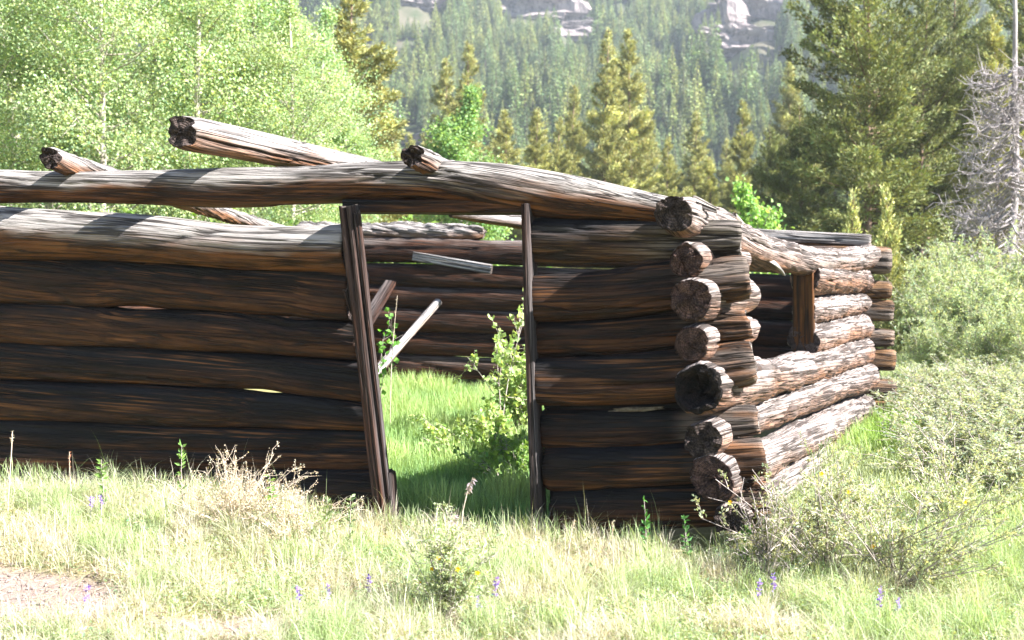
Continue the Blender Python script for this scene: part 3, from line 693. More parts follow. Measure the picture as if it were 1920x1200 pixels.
def make_conifer(name, H, R, seed, base=(.055, .085, .02), ntuft=26000, tuft=.17, clear=.06, lumpy=.35, trunk_r=None, power=.85):
    rng = np.random.RandomState(seed); root = empty(name)
    tr = trunk_r or H * .014; k = 10; t = np.linspace(0, 1, k)
    P = np.stack([.02 * H * vnoise(t * 2, seed) * t, .02 * H * vnoise(t * 2, seed + 5) * t, t * H * .98], -1)
    tv, tq = tubes([(P, tr * (1 - .93 * t) + .004)], 8); obj('trunk', mesh_np('trunk', tv, [tq], [M['pine_bark']]), root)
    lines = []; segs = []
    nb = int(max(60, H * 16))
    for i in range(nb):
        u = clear + (1 - clear) * ((i + rng.rand()) / nb) ** 1.0
        az = rng.rand() * 6.283
        big = 1 + lumpy * vnoise(u * 5, az / 1.6, seed, seed + 3)
        ln = (R * (1 - (u - clear) / (1 - clear)) ** power + .03 * R) * rng.uniform(.6, 1.08) * big
        droop = (.28 - .75 * u) ; q = np.linspace(0, 1, 5)
        p = np.array([np.interp(u, t, P[:, a]) for a in range(3)])
        h = np.array([math.cos(az), math.sin(az), 0])
        pts = p + h * ln * q[:, None] + np.array([0, 0, 1.0]) * (-droop * ln * q + .30 * ln * q ** 2.2)[:, None]
        lines.append((pts, np.linspace(max(.006, ln * .014), .003, 5)))
        segs.append((pts, ln))
    bv, bq = tubes(lines, 4); tag(obj('limbs', mesh_np('limbs', bv, [bq], [M['pine_bark']]), root), kind='stuff')
    lens = np.array([s[1] for s in segs]); idx = rng.choice(len(segs), ntuft, p=lens ** 1.35 / (lens ** 1.35).sum())
    PT = np.array([s[0] for s in segs])[idx]
    f = rng.beta(1.6, 1.0, ntuft) * 4 * .999; i0 = f.astype(int); fr = (f - i0)[:, None]
    b = PT[np.arange(ntuft), i0] * (1 - fr) + PT[np.arange(ntuft), i0 + 1] * fr
    out = nrm(PT[:, -1] - PT[:, 0]); lat = nrm(np.cross(out, np.array([0, 0, 1.0])))
    ln = lens[idx][:, None]; fe = (f / 4)[:, None]
    spread = .30 * ln * np.sqrt(np.clip(1.05 - fe, 0, 1)) * (.4 + fe)
    twg = np.round(rng.uniform(-1, 1, (ntuft, 1)) * 3.5) / 3.5
    c = b + lat * (twg * spread + rng.normal(0, .02, (ntuft, 1))) + out * np.abs(twg) * spread * .5 + rng.normal(0, 1, (ntuft, 3)) * np.array([.04, .04, .06]) * (.4 + .16 * H ** .5)
    d = out * .7 + lat * twg * .6 + runit(rng, ntuft) * .75 + np.array([0, 0, .25])
    tint = np.exp(rng.normal(0, .22, len(segs)))[idx]
    L = tuft * rng.uniform(.6, 1.3, ntuft)
    leaves_obj('crown', c, d, runit(rng, ntuft), L, L * .36, colours(rng, ntuft, base, .2, .10, tint), M['needle'], root, .05)
    return root

def make_shrub(name, H, R, seed, base, nstem=26, nleaf=5000, leaf=.03, aspect=.4, twigc='twig', upright=.5, stem_r=.007, leaf_part='foliage', flowers=0, bare=0.0):
    rng = np.random.RandomState(seed); root = empty(name); lines, tips = [], []
    for i in range(nstem):
        az = rng.rand() * 6.283; el = math.radians(rng.uniform(25 + 40 * upright, 88)); ln = H * rng.uniform(.6, 1.08)
        d = np.array([math.cos(az) * math.cos(el) * R / H * 1.6, math.sin(az) * math.cos(el) * R / H * 1.6, math.sin(el)])
        q = np.linspace(0, 1, 6)[:, None]
        bend = runit(rng, 1)[0] * np.array([1, 1, .3]) * .22 * ln
        pts = rng.normal(0, .05 * R, 3) * np.array([1, 1, 0]) + d * ln * q + bend * q ** 2
        pts[0, 2] = -.03
        lines.append((pts, np.linspace(stem_r, stem_r * .3, 6)))
        for k in range(7):
            f = rng.uniform(.25, 1); b = np.array([np.interp(f, q[:, 0], pts[:, a]) for a in range(3)])
            dd = nrm(d + runit(rng, 1)[0] * 1.0); l2 = ln * rng.uniform(.12, .35)
            e = b + dd * l2; e[2] = max(e[2], .02)
            lines.append((np.stack([b, (b + e) / 2 + rng.normal(0, .01, 3), e]), np.array([.45, .35, .2]) * stem_r))
            if rng.rand() >= bare: tips.append((b, e))
    v, q = tubes(lines, 4); tag(obj('stems', mesh_np('stems', v, [q], [M[twigc]]), root), kind='stuff')
    B = np.array([t[0] for t in tips]); E = np.array([t[1] for t in tips]); idx = rng.randint(0, len(tips), nleaf); f = rng.uniform(.05, 1.05, (nleaf, 1))
    c = B[idx] + (E - B)[idx] * f + rng.normal(0, leaf * .35, (nleaf, 3))
    d = nrm((E - B)[idx]) * .7 + runit(rng, nleaf); tint = np.exp(rng.normal(0, .15, len(tips)))[idx]
    L = leaf * rng.uniform(.6, 1.3, nleaf)
    leaves_obj(leaf_part, c, d, runit(rng, nleaf) + np.array([0, 0, .6]), L, L * aspect, colours(rng, nleaf, base, .2, .1, tint), M['leaf'], root)
    for k in range(flowers):
        e = E[rng.randint(len(E))] + np.array([0, -.03, .01]); n = 5; az = np.arange(n) * 1.2566
        dd = np.stack([np.cos(az), np.full(n, -.5), np.sin(az)], -1); cc = np.tile(e, (n, 1))
        leaves_obj('flower', cc, dd, np.tile([0, -1., .3], (n, 1)), np.full(n, .016), np.full(n, .013), np.tile([.85, .55, .02, 1], (n, 1)), M['petal'], root)
    return root

def place(root, px, depth, scale=(1, 1, 1), rz=0.0, sink=0.0):
    x = (px - CX) / F_PX * depth; z = float(ground(x, depth))
    root.location = (x, depth, z - sink); root.rotation_euler = (0, 0, rz)
    root.scale = scale if hasattr(scale, '__len__') else (scale,) * 3
    return root
def height_to(px, ytop, depth):
    x = (px - CX) / F_PX * depth
    return at_depth(px, ytop, depth)[0][2] - float(ground(x, depth))

# ------------------------------------------------------------------ aspens behind the cabin
A_VAR = [(8.4, 1.7), (7.6, 1.5), (8.8, 1.9), (7.0, 1.6)]
protos = [make_aspen('aspen_tree', h, r, 100 + i, base=b) for i, ((h, r), b) in enumerate(zip(A_VAR, [(.33, .42, .21), (.28, .39, .175), (.35, .44, .225), (.32, .435, .23)]))]
ASPENS = [  # px, depth, variant, height to top px, label
    (-60, 17, 0, -260, 'aspen cut by the left picture edge, its pale trunk out of view'),
    (95, 18.5, 1, -220, 'aspen rising behind the stub of the twisted pole'),
    (190, 16.5, 2, -300, 'dense aspen between the two left roof poles'),
    (285, 20, 3, -200, 'aspen whose trunk forks high up above the thick roof pole'),
    (378, 17.5, 0, -260, 'aspen with a pale trunk showing straight above the thick roof pole'),
    (470, 19.5, 1, -180, 'aspen right of the pale trunk above the middle of the thick roof pole'),
    (545, 18, 2, -60, 'aspen at the thin end of the thick roof pole'),
    (600, 23, 3, 10, 'rightmost tall aspen of the grove, in front of the yellowish pine'),
    (20, 22, 3, -300, 'aspen in the back row of the grove near the left picture edge'),
    (420, 24, 2, -300, 'aspen in the back row of the grove above the thick roof pole'),
    (660, 21, 1, 190, 'low aspen sloping down at the right rim of the grove'),
]
used = set()
for i, (px, dep, v, top, lab) in enumerate(ASPENS):
    o = protos[v] if v not in used else copy_thing(protos[v]); used.add(v)
    s_ = height_to(px, top, dep) / A_VAR[v][0]
    place(o, px, dep, (max(s_, .72), max(s_, .72), s_), i * 1.7)
    tag(o, lab, 'tree', 'aspens behind the cabin')
o = make_aspen('aspen_tree', 5.2, 1.15, 121, base=(.23, .36, .14), nleaf=26000, leaf=.06, clear=.05); place(o, 868, 31, (1.5, 1.5, height_to(868, 165, 31) / 5.2)); tag(o, 'rounded bright green aspen standing alone behind the doorway, below two yellow pines', 'tree')
o = make_aspen('aspen_sapling', 2.6, .55, 122, base=(.26, .42, .12), nleaf=3500, leaf=.075, clear=.2, trunk_r=.03); place(o, 1408, 19, (1, 1, height_to(1408, 350, 19) / 2.6)); tag(o, 'bright lime green aspen sapling just above the corner of the cabin', 'sapling')
o = make_shrub('leafy_bush', 1.6, 1.4, 123, (.14, .25, .05), 40, 9000, .07, .8, 'aspen_bark'); place(o, 560, 14.8, (1.2, 1, 1.15)); tag(o, 'green leafy bush seen through the gap left of the doorway top', 'bush')
o = make_shrub('leafy_bush', 1.6, 1.5, 124, (.15, .26, .05), 40, 9000, .07, .8, 'aspen_bark'); place(o, 800, 15.5, (1.3, 1, 1.25)); tag(o, 'green leafy bush filling the gap under the door lintel', 'bush')
o = make_shrub('leafy_bush', 1.6, 1.4, 125, (.13, .22, .045), 40, 9000, .07, .8, 'aspen_bark'); place(o, 250, 15.0, (1.2, 1, 1.1)); tag(o, 'green leafy bush seen under the top log at the far left', 'bush')

# ------------------------------------------------------------------ conifers
C_VAR = [(12, 2.6), (12, 1.9), (12, 3.1)]
cp_ = [make_conifer('conifer_tree', 12, r, 140 + i, base=b, ntuft=60000, tuft=.15, power=p, lumpy=l) for i, ((h, r), b, p, l) in enumerate(zip(C_VAR, [(.29, .29, .11), (.32, .32, .13), (.165, .185, .07)], [.8, .75, .65], [.4, .3, .6]))]
CON = [  # px, top px, depth, variant, width factor, label
    (655, -40, 36, 0, 1.35, 'yellowish pine at the right edge of the aspen grove'),
    (838, 98, 66, 1, 1.0, 'slim yellow green pine left of its taller twin, above the round aspen'),
    (876, 72, 62, 0, .75, 'taller yellow green pine behind the round bright aspen'),
    (1130, 46, 58, 1, .85, 'left one of the two tallest paired pines at mid picture'),
    (1184, 44, 60, 1, .95, 'right one of the two tallest paired pines at mid picture'),
    (1072, 155, 64, 0, .8, 'smaller pine just left of the paired tall pines'),
    (1000, 196, 52, 1, 1.2, 'middle one of the low pines right of the round aspen'),
    (955, 200, 57, 1, 1.2, 'low pine touching the right side of the round aspen'),
    (1045, 215, 50, 0, .8, 'low bushy pine at the foot of the paired tall pines'),
    (1302, 200, 72, 1, 1.1, 'slim pine between the paired tall pines and the dark pine clump'),
    (1388, 182, 55, 0, .75, 'grey green pine left of the big dark pine'),
    (1250, 250, 50, 0, .8, 'low pine right of the paired tall pines, above the top log end'),
    (1330, 290, 46, 0, 1.0, 'low bushy pine above the splintered corner log'),
    (1478, 110, 75, 1, 1.0, 'hazy slim pine behind the left flank of the big dark pine'),
    (735, 225, 48, 0, .9, 'small yellowish pine beside the low aspen'),
    (775, 245, 55, 1, 1.0, 'small pale pine left of the round aspen'),
    (1625, -130, 30, 2, 1.1, 'big dark pine with a broad crown behind the back corner of the cabin'),
    (1500, 190, 33, 2, .9, 'dark pine at the left foot of the big dark pine'),
    (1725, -60, 33, 2, .7, 'dark pine pressed against the right flank of the big one'),
    (1790, 90, 38, 0, .9, 'pine in the gap between the big dark pine and the dead tree'),
    (1862, 20, 31, 0, .9, 'rounded pine just left of the bare dead trunk'),
    (1950, -120, 36, 2, .9, 'dark pine cut by the right picture edge behind the dead tree'),
    (1690, 60, 41, 2, .9, 'dark pine behind the gap right of the big dark pine'),
    (1778, -50, 43, 2, .85, 'tall dark pine behind the pine next to the dead tree'),
    (1905, 40, 45, 2, .9, 'dark pine directly behind the bare dead trunk'),
    (1445, 235, 42, 2, .8, 'low dark pine above the drooping end log of the right wall'),
    (1840, 60, 60, 1, 1.2, 'hazy pine far behind the rounded pine at the right'),
]
used = set()
for i, (px, top, dep, v, wf, lab) in enumerate(CON):
    o = cp_[v] if v not in used else copy_thing(cp_[v]); used.add(v)
    sc_ = height_to(px, top, dep) / 12
    place(o, px, dep, (sc_ * wf, sc_ * wf, sc_), i * 2.3); tag(o, lab, 'tree', 'pines between the cabin and the mountain')
sp = make_conifer('young_conifer', 1.4, .34, 150, base=(.36, .37, .15), ntuft=4200, tuft=.06, power=.8); o = sp
place(o, 1597, 19.5, (1, 1, height_to(1597, 355, 19.5) / 1.4)); tag(o, 'smaller young pine standing behind the end of the back beam', 'young tree')
o = copy_thing(sp); place(o, 1662, 19, (1.1, 1.1, height_to(1662, 345, 19) / 1.4), 2.0); tag(o, 'taller young pine right of the back beam, before the willow shrubs', 'young tree')

# dead tree
def dead_tree():
    rng = np.random.RandomState(77); root = empty('dead_tree'); H = 9.0
    t = np.linspace(0, 1, 12); P = np.stack([.15 * vnoise(t * 3, 4), .15 * vnoise(t * 3, 8), t * H], -1)
    v, q = tubes([(P, .10 * (1 - .75 * t))], 9); obj('trunk', mesh_np('trunk', v, [q], [M['dead_bark']]), root)
    lines = []
    for i in range(150):
        u = rng.uniform(.02, .62) ; az = rng.rand() * 6.283; ln = rng.uniform(.8, 2.1) * (1.15 - u); p = np.array([0, 0, u * H])
        d = np.array([math.cos(az), math.sin(az), rng.uniform(-.35, .35)]); qq = np.linspace(0, 1, 6)[:, None]
        pts = p + d * ln * qq + np.array([0, 0, -.25 * ln]) * np.sin(qq * 2.5) + rng.normal(0, .03, (6, 3)) * qq
        lines.append((pts, np.linspace(.028, .006, 6)))
        for k in range(22):
            f = rng.uniform(.2, 1); b = np.array([np.interp(f, qq[:, 0], pts[:, a]) for a in range(3)]); dd = nrm(d * .5 + runit(rng, 1)[0]); l2 = rng.uniform(.15, .55)
            m_ = b + dd * l2 * .5 + rng.normal(0, .03, 3); e = m_ + nrm(dd + runit(rng, 1)[0] * .7) * l2 * .5
            lines.append((np.stack([b, m_, e]), np.array([.009, .007, .004])))
    v, q = tubes(lines, 4); tag(obj('branches', mesh_np('branches', v, [q], [M['dead_bark']]), root), kind='stuff')
    return root
o = dead_tree(); place(o, 1893, 24); tag(o, 'bare grey dead tree with tangled lower branches at the right picture edge', 'dead tree')

# ------------------------------------------------------------------ far mountain forest
def far_tree_mesh(seed, H=14.0, R=2.3, n=1500, base=(.06, .095, .045)):
    rng = np.random.RandomState(seed)
    u = 1 - np.sqrt(rng.uniform(0.0, 1, n)); u = np.clip(u * 1.0 + .04, .03, .99)
    az = rng.rand(n) * 6.283; lay = 1 + .35 * vnoise(u * 9, az * .9, seed, seed)
    r = R * (1 - u) ** .8 * rng.uniform(.35, 1.0, n) * lay
    h = np.stack([np.cos(az), np.sin(az), np.zeros(n)], -1)
    c = h * r[:, None] + np.array([0, 0, 1.0]) * (u * H)[:, None]
    d = h + runit(rng, n) * .6 + np.array([0, 0, -.15]); L = rng.uniform(.4, .85, n) * (1.1 - .5 * u)
    v, q = leaf_quads(c - nrm(d) * L[:, None] * .4, d, runit(rng, n) + np.array([0, 0, .7]), L, L * .62, .05)
    col = colours(rng, n, base, .25, .1)
    tv, tq = tubes([(np.array([[0, 0, -.5], [0, 0, H * .5], [0, 0, H]]), np.array([.22, .14, .02]))], 5)
    V = np.vstack([v, tv]); CC = np.vstack([np.repeat(col, 4, 0), np.tile([.12, .09, .07, 1], (len(tv), 1))])
    return mesh_np('conifer', V, [np.vstack([q, tq + len(v)])], [M['needle']], attrs={'col': ('FLOAT_COLOR', CC)}, smooth_shade=False)
FT = [far_tree_mesh(200 + i, R=r, base=b) for i, (r, b) in enumerate([(2.7, (.18, .24, .10)), (2.2, (.23, .27, .10)), (3.3, (.13, .18, .085)), (2.6, (.27, .30, .11)), (2.0, (.17, .20, .10))])]
# rock outcrops: pixel centre, half sizes, distance found on the slope itself; trees keep off them
ROCKS = [[1005, 26, 100, 34, 400], [1410, 30, 84, 48, 360], [785, 4, 46, 22, 420], [1390, 84, 74, 24, 345], [1075, 66, 60, 18, 370], [768, 262, 26, 8, 190], [1262, 150, 28, 10, 320]]
for r_ in ROCKS:
    yy = np.linspace(120, 700, 1200); dd = ray(r_[0], r_[1]); pz = EYE + dd[2] / dd[1] * yy
    hit = np.nonzero(ground(dd[0] / dd[1] * yy, yy) >= pz)[0]
    if len(hit): r_[4] = float(yy[hit[0]])
rng = np.random.RandomState(5)
NC = 56000
y = 72 + 438 * rng.rand(NC) ** .75; px = rng.uniform(-300, 2750, NC); x = (px - CX) / F_PX * y
dens = .8 + .45 * fbm(x / 30, y / 30, 0, 31, 2); dens = np.where(y < 170, dens * 1.2, dens)
ok = rng.rand(NC) < dens * (y / 500)
sc_, vi, az = np.clip(.72 + .26 * fbm(x / 14, y / 14, 0, 33, 2) + rng.normal(0, .18, NC), .3, 1.3), rng.randint(0, 5, NC), rng.rand(NC) * 6.28
for r_ in ROCKS:   # bare ledges, and only stunted trees right below them
    ok &= ~((np.abs(px - r_[0]) < r_[2] * .8) & (y > r_[4] - 14) & (y < r_[4] + 8))
    sc_ = np.where((np.abs(px - r_[0]) < r_[2] * .7) & (y > r_[4] - 55) & (y <= r_[4] - 14), sc_ * .5, sc_)
cand = [(float(x[k]), float(y[k]), float(sc_[k]), int(vi[k]), float(az[k]), float(px[k])) for k in np.nonzero(ok)[0]]
def visible_first(c):
    x, y, s_, v, a, px = c
    shown = (640 < px < 1560) or px > 1780
    return (0 if shown else 1, y)
cand.sort(key=visible_first)
indiv, rest = cand[:290], cand[290:]
for (x, y, s_, v, a, px) in indiv:
    near = y < 135
    o = copy_thing(cp_[v % 2]) if near else obj('mountain_conifer', FT[v])
    if near: o.name = 'mountain_conifer'; s_ *= .95
    o.location = (x, y, float(ground(x, y))); o.rotation_euler = (0, 0, a); o.scale = (s_, s_, s_ * (1 + .15 * math.sin(a)))
    tag(o, 'distant slim green conifer on the lower mountain slope', 'conifer', 'conifers on the lower mountain slope')
pc = bpy.data.collections.new('forest_sources')
for i, me in enumerate(FT):
    o = bpy.data.objects.new('conifer_source', me); pc.objects.link(o)
def scatter(name, pts, rots, scales, idx, coll):
    me = bpy.data.meshes.new(name); me.from_pydata([tuple(p) for p in pts], [], [])
    for nm, tp, arr, key in (('rz', 'FLOAT', rots, 'value'), ('sz', 'FLOAT', scales, 'value'), ('vi', 'INT', idx, 'value')):
        at = me.attributes.new(nm, tp, 'POINT'); at.data.foreach_set(key, np.asarray(arr, np.int32 if tp == 'INT' else np.float32))
    o = obj(name, me); g = bpy.data.node_groups.new(name, 'GeometryNodeTree')
    g.interface.new_socket('Geometry', in_out='INPUT', socket_type='NodeSocketGeometry'); g.interface.new_socket('Geometry', in_out='OUTPUT', socket_type='NodeSocketGeometry')
    N = g.nodes.new; gi, go = N('NodeGroupInput'), N('NodeGroupOutput'); inst = N('GeometryNodeInstanceOnPoints'); ci = N('GeometryNodeCollectionInfo')
    ci.inputs[0].default_value = coll; ci.inputs['Separate Children'].default_value = True; ci.inputs['Reset Children'].default_value = True
    def na_(nm, tp):
        a_ = N('GeometryNodeInputNamedAttribute'); a_.data_type = tp; a_.inputs[0].default_value = nm; return a_.outputs[0]
    cx_ = N('ShaderNodeCombineXYZ'); Lk = g.links.new
    Lk(na_('rz', 'FLOAT'), cx_.inputs[2]); Lk(gi.outputs[0], inst.inputs['Points']); Lk(ci.outputs[0], inst.inputs['Instance'])
    inst.inputs['Pick Instance'].default_value = True
    Lk(na_('vi', 'INT'), inst.inputs['Instance Index']); Lk(cx_.outputs[0], inst.inputs['Rotation']); Lk(na_('sz', 'FLOAT'), inst.inputs['Scale']); Lk(inst.outputs[0], go.inputs[0])
    md = o.modifiers.new('scatter', 'NODES'); md.node_group = g
    return o
rx, ry = np.array([c[0] for c in rest]), np.array([c[1] for c in rest])
o = scatter('mountain_forest', np.stack([rx, ry, ground(rx, ry)], -1).tolist(), [c[4] for c in rest], [c[2] for c in rest], [c[3] for c in rest], pc)
tag(o, 'dense hazy conifer forest covering the mountain side', 'forest', kind='stuff')
# rock outcrops
def rock_mat():
    b = NB('granite'); tc = b.n('ShaderNodeTexCoord').outputs['Object']; n1 = b.noise(tc, .25, 6, .6); n2 = b.noise(b.vmul(tc, (1, 1, .35)), .8, 5, .65)
    c = b.mix(b.ramp(n1, [(.38, 0), (.62, 1)]), (.21, .172, .172), (.33, .28, .275)); c = b.mix(b.ramp(n2, [(.34, 1), (.5, 0)]), c, (.09, .075, .08))
    return b.finish(b.n('ShaderNodeBsdfPrincipled', {'Base Color': c, 'Roughness': .95, 'Specular IOR Level': .1}), n2, 1.0, .8)
M['rock'] = rock_mat()
RL = ['broad pinkish granite outcrop above the paired tall pines, left of the higher cliff', 'tall pale granite cliff at the top of the slope right of the paired pines', 'small pale outcrop at the top edge above the yellow pines', 'lower ledge of pale granite under the tall cliff', 'low band of rock under the broad outcrop', 'pale boulder ledge on the lower slope beside the small yellowish pine', 'small rock face between the paired pines and the cliff']
for k, (px, py, wpx, hpx, dep) in enumerate(ROCKS):
    p, t = at_depth(px, py, dep); rng = np.random.RandomState(300 + k)
    nu, nv = 56, 36; th, ph = np.meshgrid(np.linspace(0, 2*np.pi, nu, endpoint=False), np.linspace(0, np.pi, nv))
    D = np.stack([np.sin(ph) * np.cos(th), np.sin(ph) * np.sin(th), np.cos(ph)], -1); sgn = np.sign(D) * np.abs(D) ** .6
    wr, hr = wpx * t / F_PX * .95, hpx * t / F_PX * 1.05
    n_ = fbm(D[..., 0] * 3 + k, D[..., 1] * 3, D[..., 2] * 3, 40 + k, 4); st = np.round(n_ * 4) / 4
    B = sgn * np.array([wr, wr * .55, hr]) * (1 + .28 * st + .15 * n_)[..., None]
    i, j = np.meshgrid(np.arange(nv - 1), np.arange(nu), indexing='ij'); j2 = (j + 1) % nu
    Q = np.stack([i * nu + j, (i + 1) * nu + j, (i + 1) * nu + j2, i * nu + j2], -1).reshape(-1, 4)
    z = float(ground(p[0], dep))
    o = obj('rock_outcrop', mesh_np('rock_outcrop', B.reshape(-1, 3), [Q], [M['rock']], smooth_shade=False)); o.location = (p[0], dep, z)
    tag(o, RL[k], 'rock', 'granite outcrops on the mountain')

# ------------------------------------------------------------------ shrubs on the right slope
SAGE = (.36, .40, .28); WIL = (.36, .42, .27)
sp_ = [make_shrub('sage_shrub', .8, .55, 400 + i, SAGE, 40, 6800, .036, .45, upright=.3, bare=.2) for i in range(3)]
wp_ = [make_shrub('willow_shrub', 1.7, 1.0, 410 + i, WIL, 34, 8000, .07, .34, upright=.5) for i in range(2)]
rng = np.random.RandomState(9)
WIL_S = [(1722, 19, .85), (1775, 17.5, .9), (1830, 19, 1.1), (1885, 17, .95), (1945, 18.5, 1.05), (1752, 15.8, .6), (1850, 15, .62), (1695, 21, .75), (1935, 14.5, .65), (1790, 22, 1.1)]
WL = ['willow shrub just right of the taller young pine', 'willow shrub in the middle of the upper shrub row', 'tallest willow shrub under the dead tree branches', 'willow shrub in front of the dead trunk', 'willow shrub cut by the right picture edge below the dead tree', 'lower willow shrub beside the end of the top back log', 'willow shrub half way up the slope below the dead tree', 'small willow shrub behind the taller young pine', 'lower willow shrub at the right picture edge', 'willow shrub at the back of the row before the dark pines']
for i, (px, dep, s_) in enumerate(WIL_S):
    o = wp_[i] if i < 2 else copy_thing(wp_[i % 2]); place(o, px, dep, (s_, s_, s_ * rng.uniform(.9, 1.1)), i * 1.3); tag(o, WL[i], 'shrub', 'willow shrubs on the slope')
SG = [(1768, 13.4), (1815, 12.8), (1868, 13.2), (1925, 12.4), (1790, 11.7), (1843, 11.3), (1905, 10.9), (1745, 12.4), (1812, 10.4), (1873, 10.0), (1940, 9.6), (1795, 9.3), (1848, 9.0), (1910, 8.6), (1800, 8.3), (1880, 7.9), (1752, 14.6), (1965, 11.5)]
SGL = ['top row, nearest the ends of the back logs', 'top row, second from the cabin', 'top row, third from the cabin', 'top row, at the right picture edge', 'second row, nearest the cabin', 'second row, middle', 'second row, towards the right picture edge', 'beside the lowest back log ends', 'third row, nearest the cabin', 'third row, middle', 'third row, at the right picture edge', 'just above the bright grass patch', 'fourth row, middle', 'fourth row, towards the right picture edge', 'right of the bright grass patch', 'lowest row, nearest the right picture edge', 'top row, half hidden by the cabin corner', 'second row, cut by the right picture edge']
for i, ((px, dep), lab) in enumerate(zip(SG, SGL)):
    o = sp_[i] if i < 3 else copy_thing(sp_[i % 3]); s_ = rng.uniform(.75, 1.05); place(o, px, dep, (s_ * 1.35, s_ * 1.35, s_ * rng.uniform(.55, .75)), i * 2.1)
    tag(o, 'grey green sagebrush on the slope, ' + lab, 'shrub', 'sagebrush on the right slope')
# near shrubs
NSH = (.39, .42, .27)
o = make_shrub('twiggy_shrub', .68, .6, 430, NSH, 46, 6000, .026, .42, upright=.2, stem_r=.0055, bare=.35, flowers=4); place(o, 1560, 5.95); tag(o, 'big twiggy shrub with small pale leaves before the right wall', 'shrub')
o = make_shrub('twiggy_shrub', .6, .5, 431, NSH, 34, 4200, .026, .4, upright=.15, stem_r=.005, bare=.4, flowers=1); place(o, 1690, 5.75); tag(o, 'low spreading twiggy shrub right of the big one', 'shrub')
o = make_shrub('twiggy_shrub', .5, .28, 432, (.16, .17, .08), 24, 1100, .022, .4, upright=.5, stem_r=.005, bare=.5); place(o, 1440, 5.75); tag(o, 'sparse brown twigged shrub at the foot of the cabin corner', 'shrub')
o = make_shrub('twiggy_shrub', .62, .5, 433, NSH, 26, 3200, .03, .4, upright=.2, stem_r=.0055, bare=.25, flowers=1); place(o, 1800, 6.9); tag(o, 'pale twiggy shrub below the sagebrush at the right', 'shrub')
o = make_shrub('cinquefoil_shrub', .52, .26, 434, (.36, .42, .24), 36, 6200, .021, .42, upright=.6, stem_r=.004, flowers=7); place(o, 838, 5.05, (1, 1, .85)); tag(o, 'small leafy shrub with yellow flowers before the doorway', 'shrub')
o = make_shrub('dry_brush', .42, .42, 435, (.52, .44, .34), 60, 3600, .012, .7, 'dry_stem', upright=.3, stem_r=.003, leaf_part='seed_heads'); place(o, 440, 6.45); tag(o, 'tan dry brush heap against the left front wall', 'dry brush')
o = make_shrub('dry_brush', .36, .35, 436, (.52, .45, .36), 45, 2400, .012, .7, 'dry_stem', upright=.3, stem_r=.003, leaf_part='seed_heads'); place(o, 545, 6.3); tag(o, 'lower tan dry brush between the brush heap and the split doorpost', 'dry brush')
# inside the cabin
CUR = (.34, .45, .17)
o = make_shrub('currant_bush', 1.1, .42, 440, CUR, 26, 2600, .05, .8, upright=.55, stem_r=.007); place(o, 978, 9.7, (.95, .95, .95)); tag(o, 'bright green currant bush inside the cabin behind the right doorpost', 'bush')
o = make_shrub('currant_bush', .40, .6, 441, CUR, 30, 2600, .045, .8, upright=.25, stem_r=.005); place(o, 915, 9.0); tag(o, 'low spreading green bush on the cabin floor, middle of the doorway', 'bush')
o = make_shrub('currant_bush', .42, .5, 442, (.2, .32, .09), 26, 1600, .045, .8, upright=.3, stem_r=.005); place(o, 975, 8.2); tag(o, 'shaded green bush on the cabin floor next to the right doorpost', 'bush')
o = make_shrub('currant_shoot', 1.75, .06, 443, CUR, 2, 150, .055, .85, upright=1.0, stem_r=.007); place(o, 940, 9.3); tag(o, 'tall single leafy shoot in front of the back wall', 'shoot')
o = make_shrub('vine_shoot', 1.0, .05, 444, (.13, .30, .05), 3, 120, .06, .9, upright=1.0, stem_r=.005); place(o, 708, 10.5); tag(o, 'leafy green shoot beside the split doorpost inside', 'shoot')

# ------------------------------------------------------------------ weeds and flowers by the wall
def weed(px, dep, H, label, kind='leafy', seed=0, leafc=(.16, .28, .07), name='weed_stalk'):
    rng = np.random.RandomState(500 + seed); root = empty(name); t = np.linspace(0, 1, 7)
    lean = rng.normal(0, .06, 2); P = np.stack([lean[0] * H * t + .02 * H * np.sin(t * 3 + seed), lean[1] * H * t, t * H], -1)
    if kind == 'nodding': P[:, 0] += .35 * H * np.clip(t - .6, 0, 1) ** 1.3; P[-1, 2] -= .05 * H
    v, q = tubes([(P, np.linspace(.0035, .0016, 7) * (1.5 if kind in ('dry', 'nodding') else 1))], 5)
    obj('stem', mesh_np('stem', v, [q], [M['dry_stem'] if kind in ('dry', 'nodding', 'red') else M['twig']]), root)
    if kind == 'leafy': n, lo, L, asp = 34, .15, .045, .42
    elif kind == 'nodding': n, lo, L, asp = 26, .82, .03, .35
    elif kind == 'red': n, lo, L, asp = 20, .7, .014, .7
    elif kind == 'purple': n, lo, L, asp = 26, .55, .02, .6
    else: n, lo, L, asp = 16, .85, .016, .5
    f = rng.uniform(lo, 1, n); c = np.stack([np.interp(f, t, P[:, a]) for a in range(3)], -1)
    d = runit(rng, n) * np.array([1, 1, .5]) + np.array([0, 0, -.6 if kind == 'nodding' else .45])
    colr = {'leafy': leafc, 'nodding': (.42, .33, .36), 'red': (.45, .20, .13), 'purple': (.30, .20, .62), 'dry': (.5, .42, .32)}[kind]
    leaves_obj('leaves' if kind == 'leafy' else 'flower_head', c, d, runit(rng, n) + np.array([0, -.5, .5]), np.full(n, L) * rng.uniform(.6, 1.2, n), np.full(n, L * asp), colours(rng, n, colr, .15, .08), M['petal'] if kind == 'purple' else M['leaf'], root)
    place(root, px, dep); tag(root, label, 'wildflower' if kind == 'purple' else 'weed'); return root
weed(507, 6.35, .42, 'leafy green weed standing above the dry brush heap', 'leafy', 1)
weed(190, 6.7, .34, 'bushy green weed beside the purple flowers at the left wall', 'leafy', 2)
weed(340, 6.75, .46, 'thin green weed with a leafy tip before the left wall', 'leafy', 3)
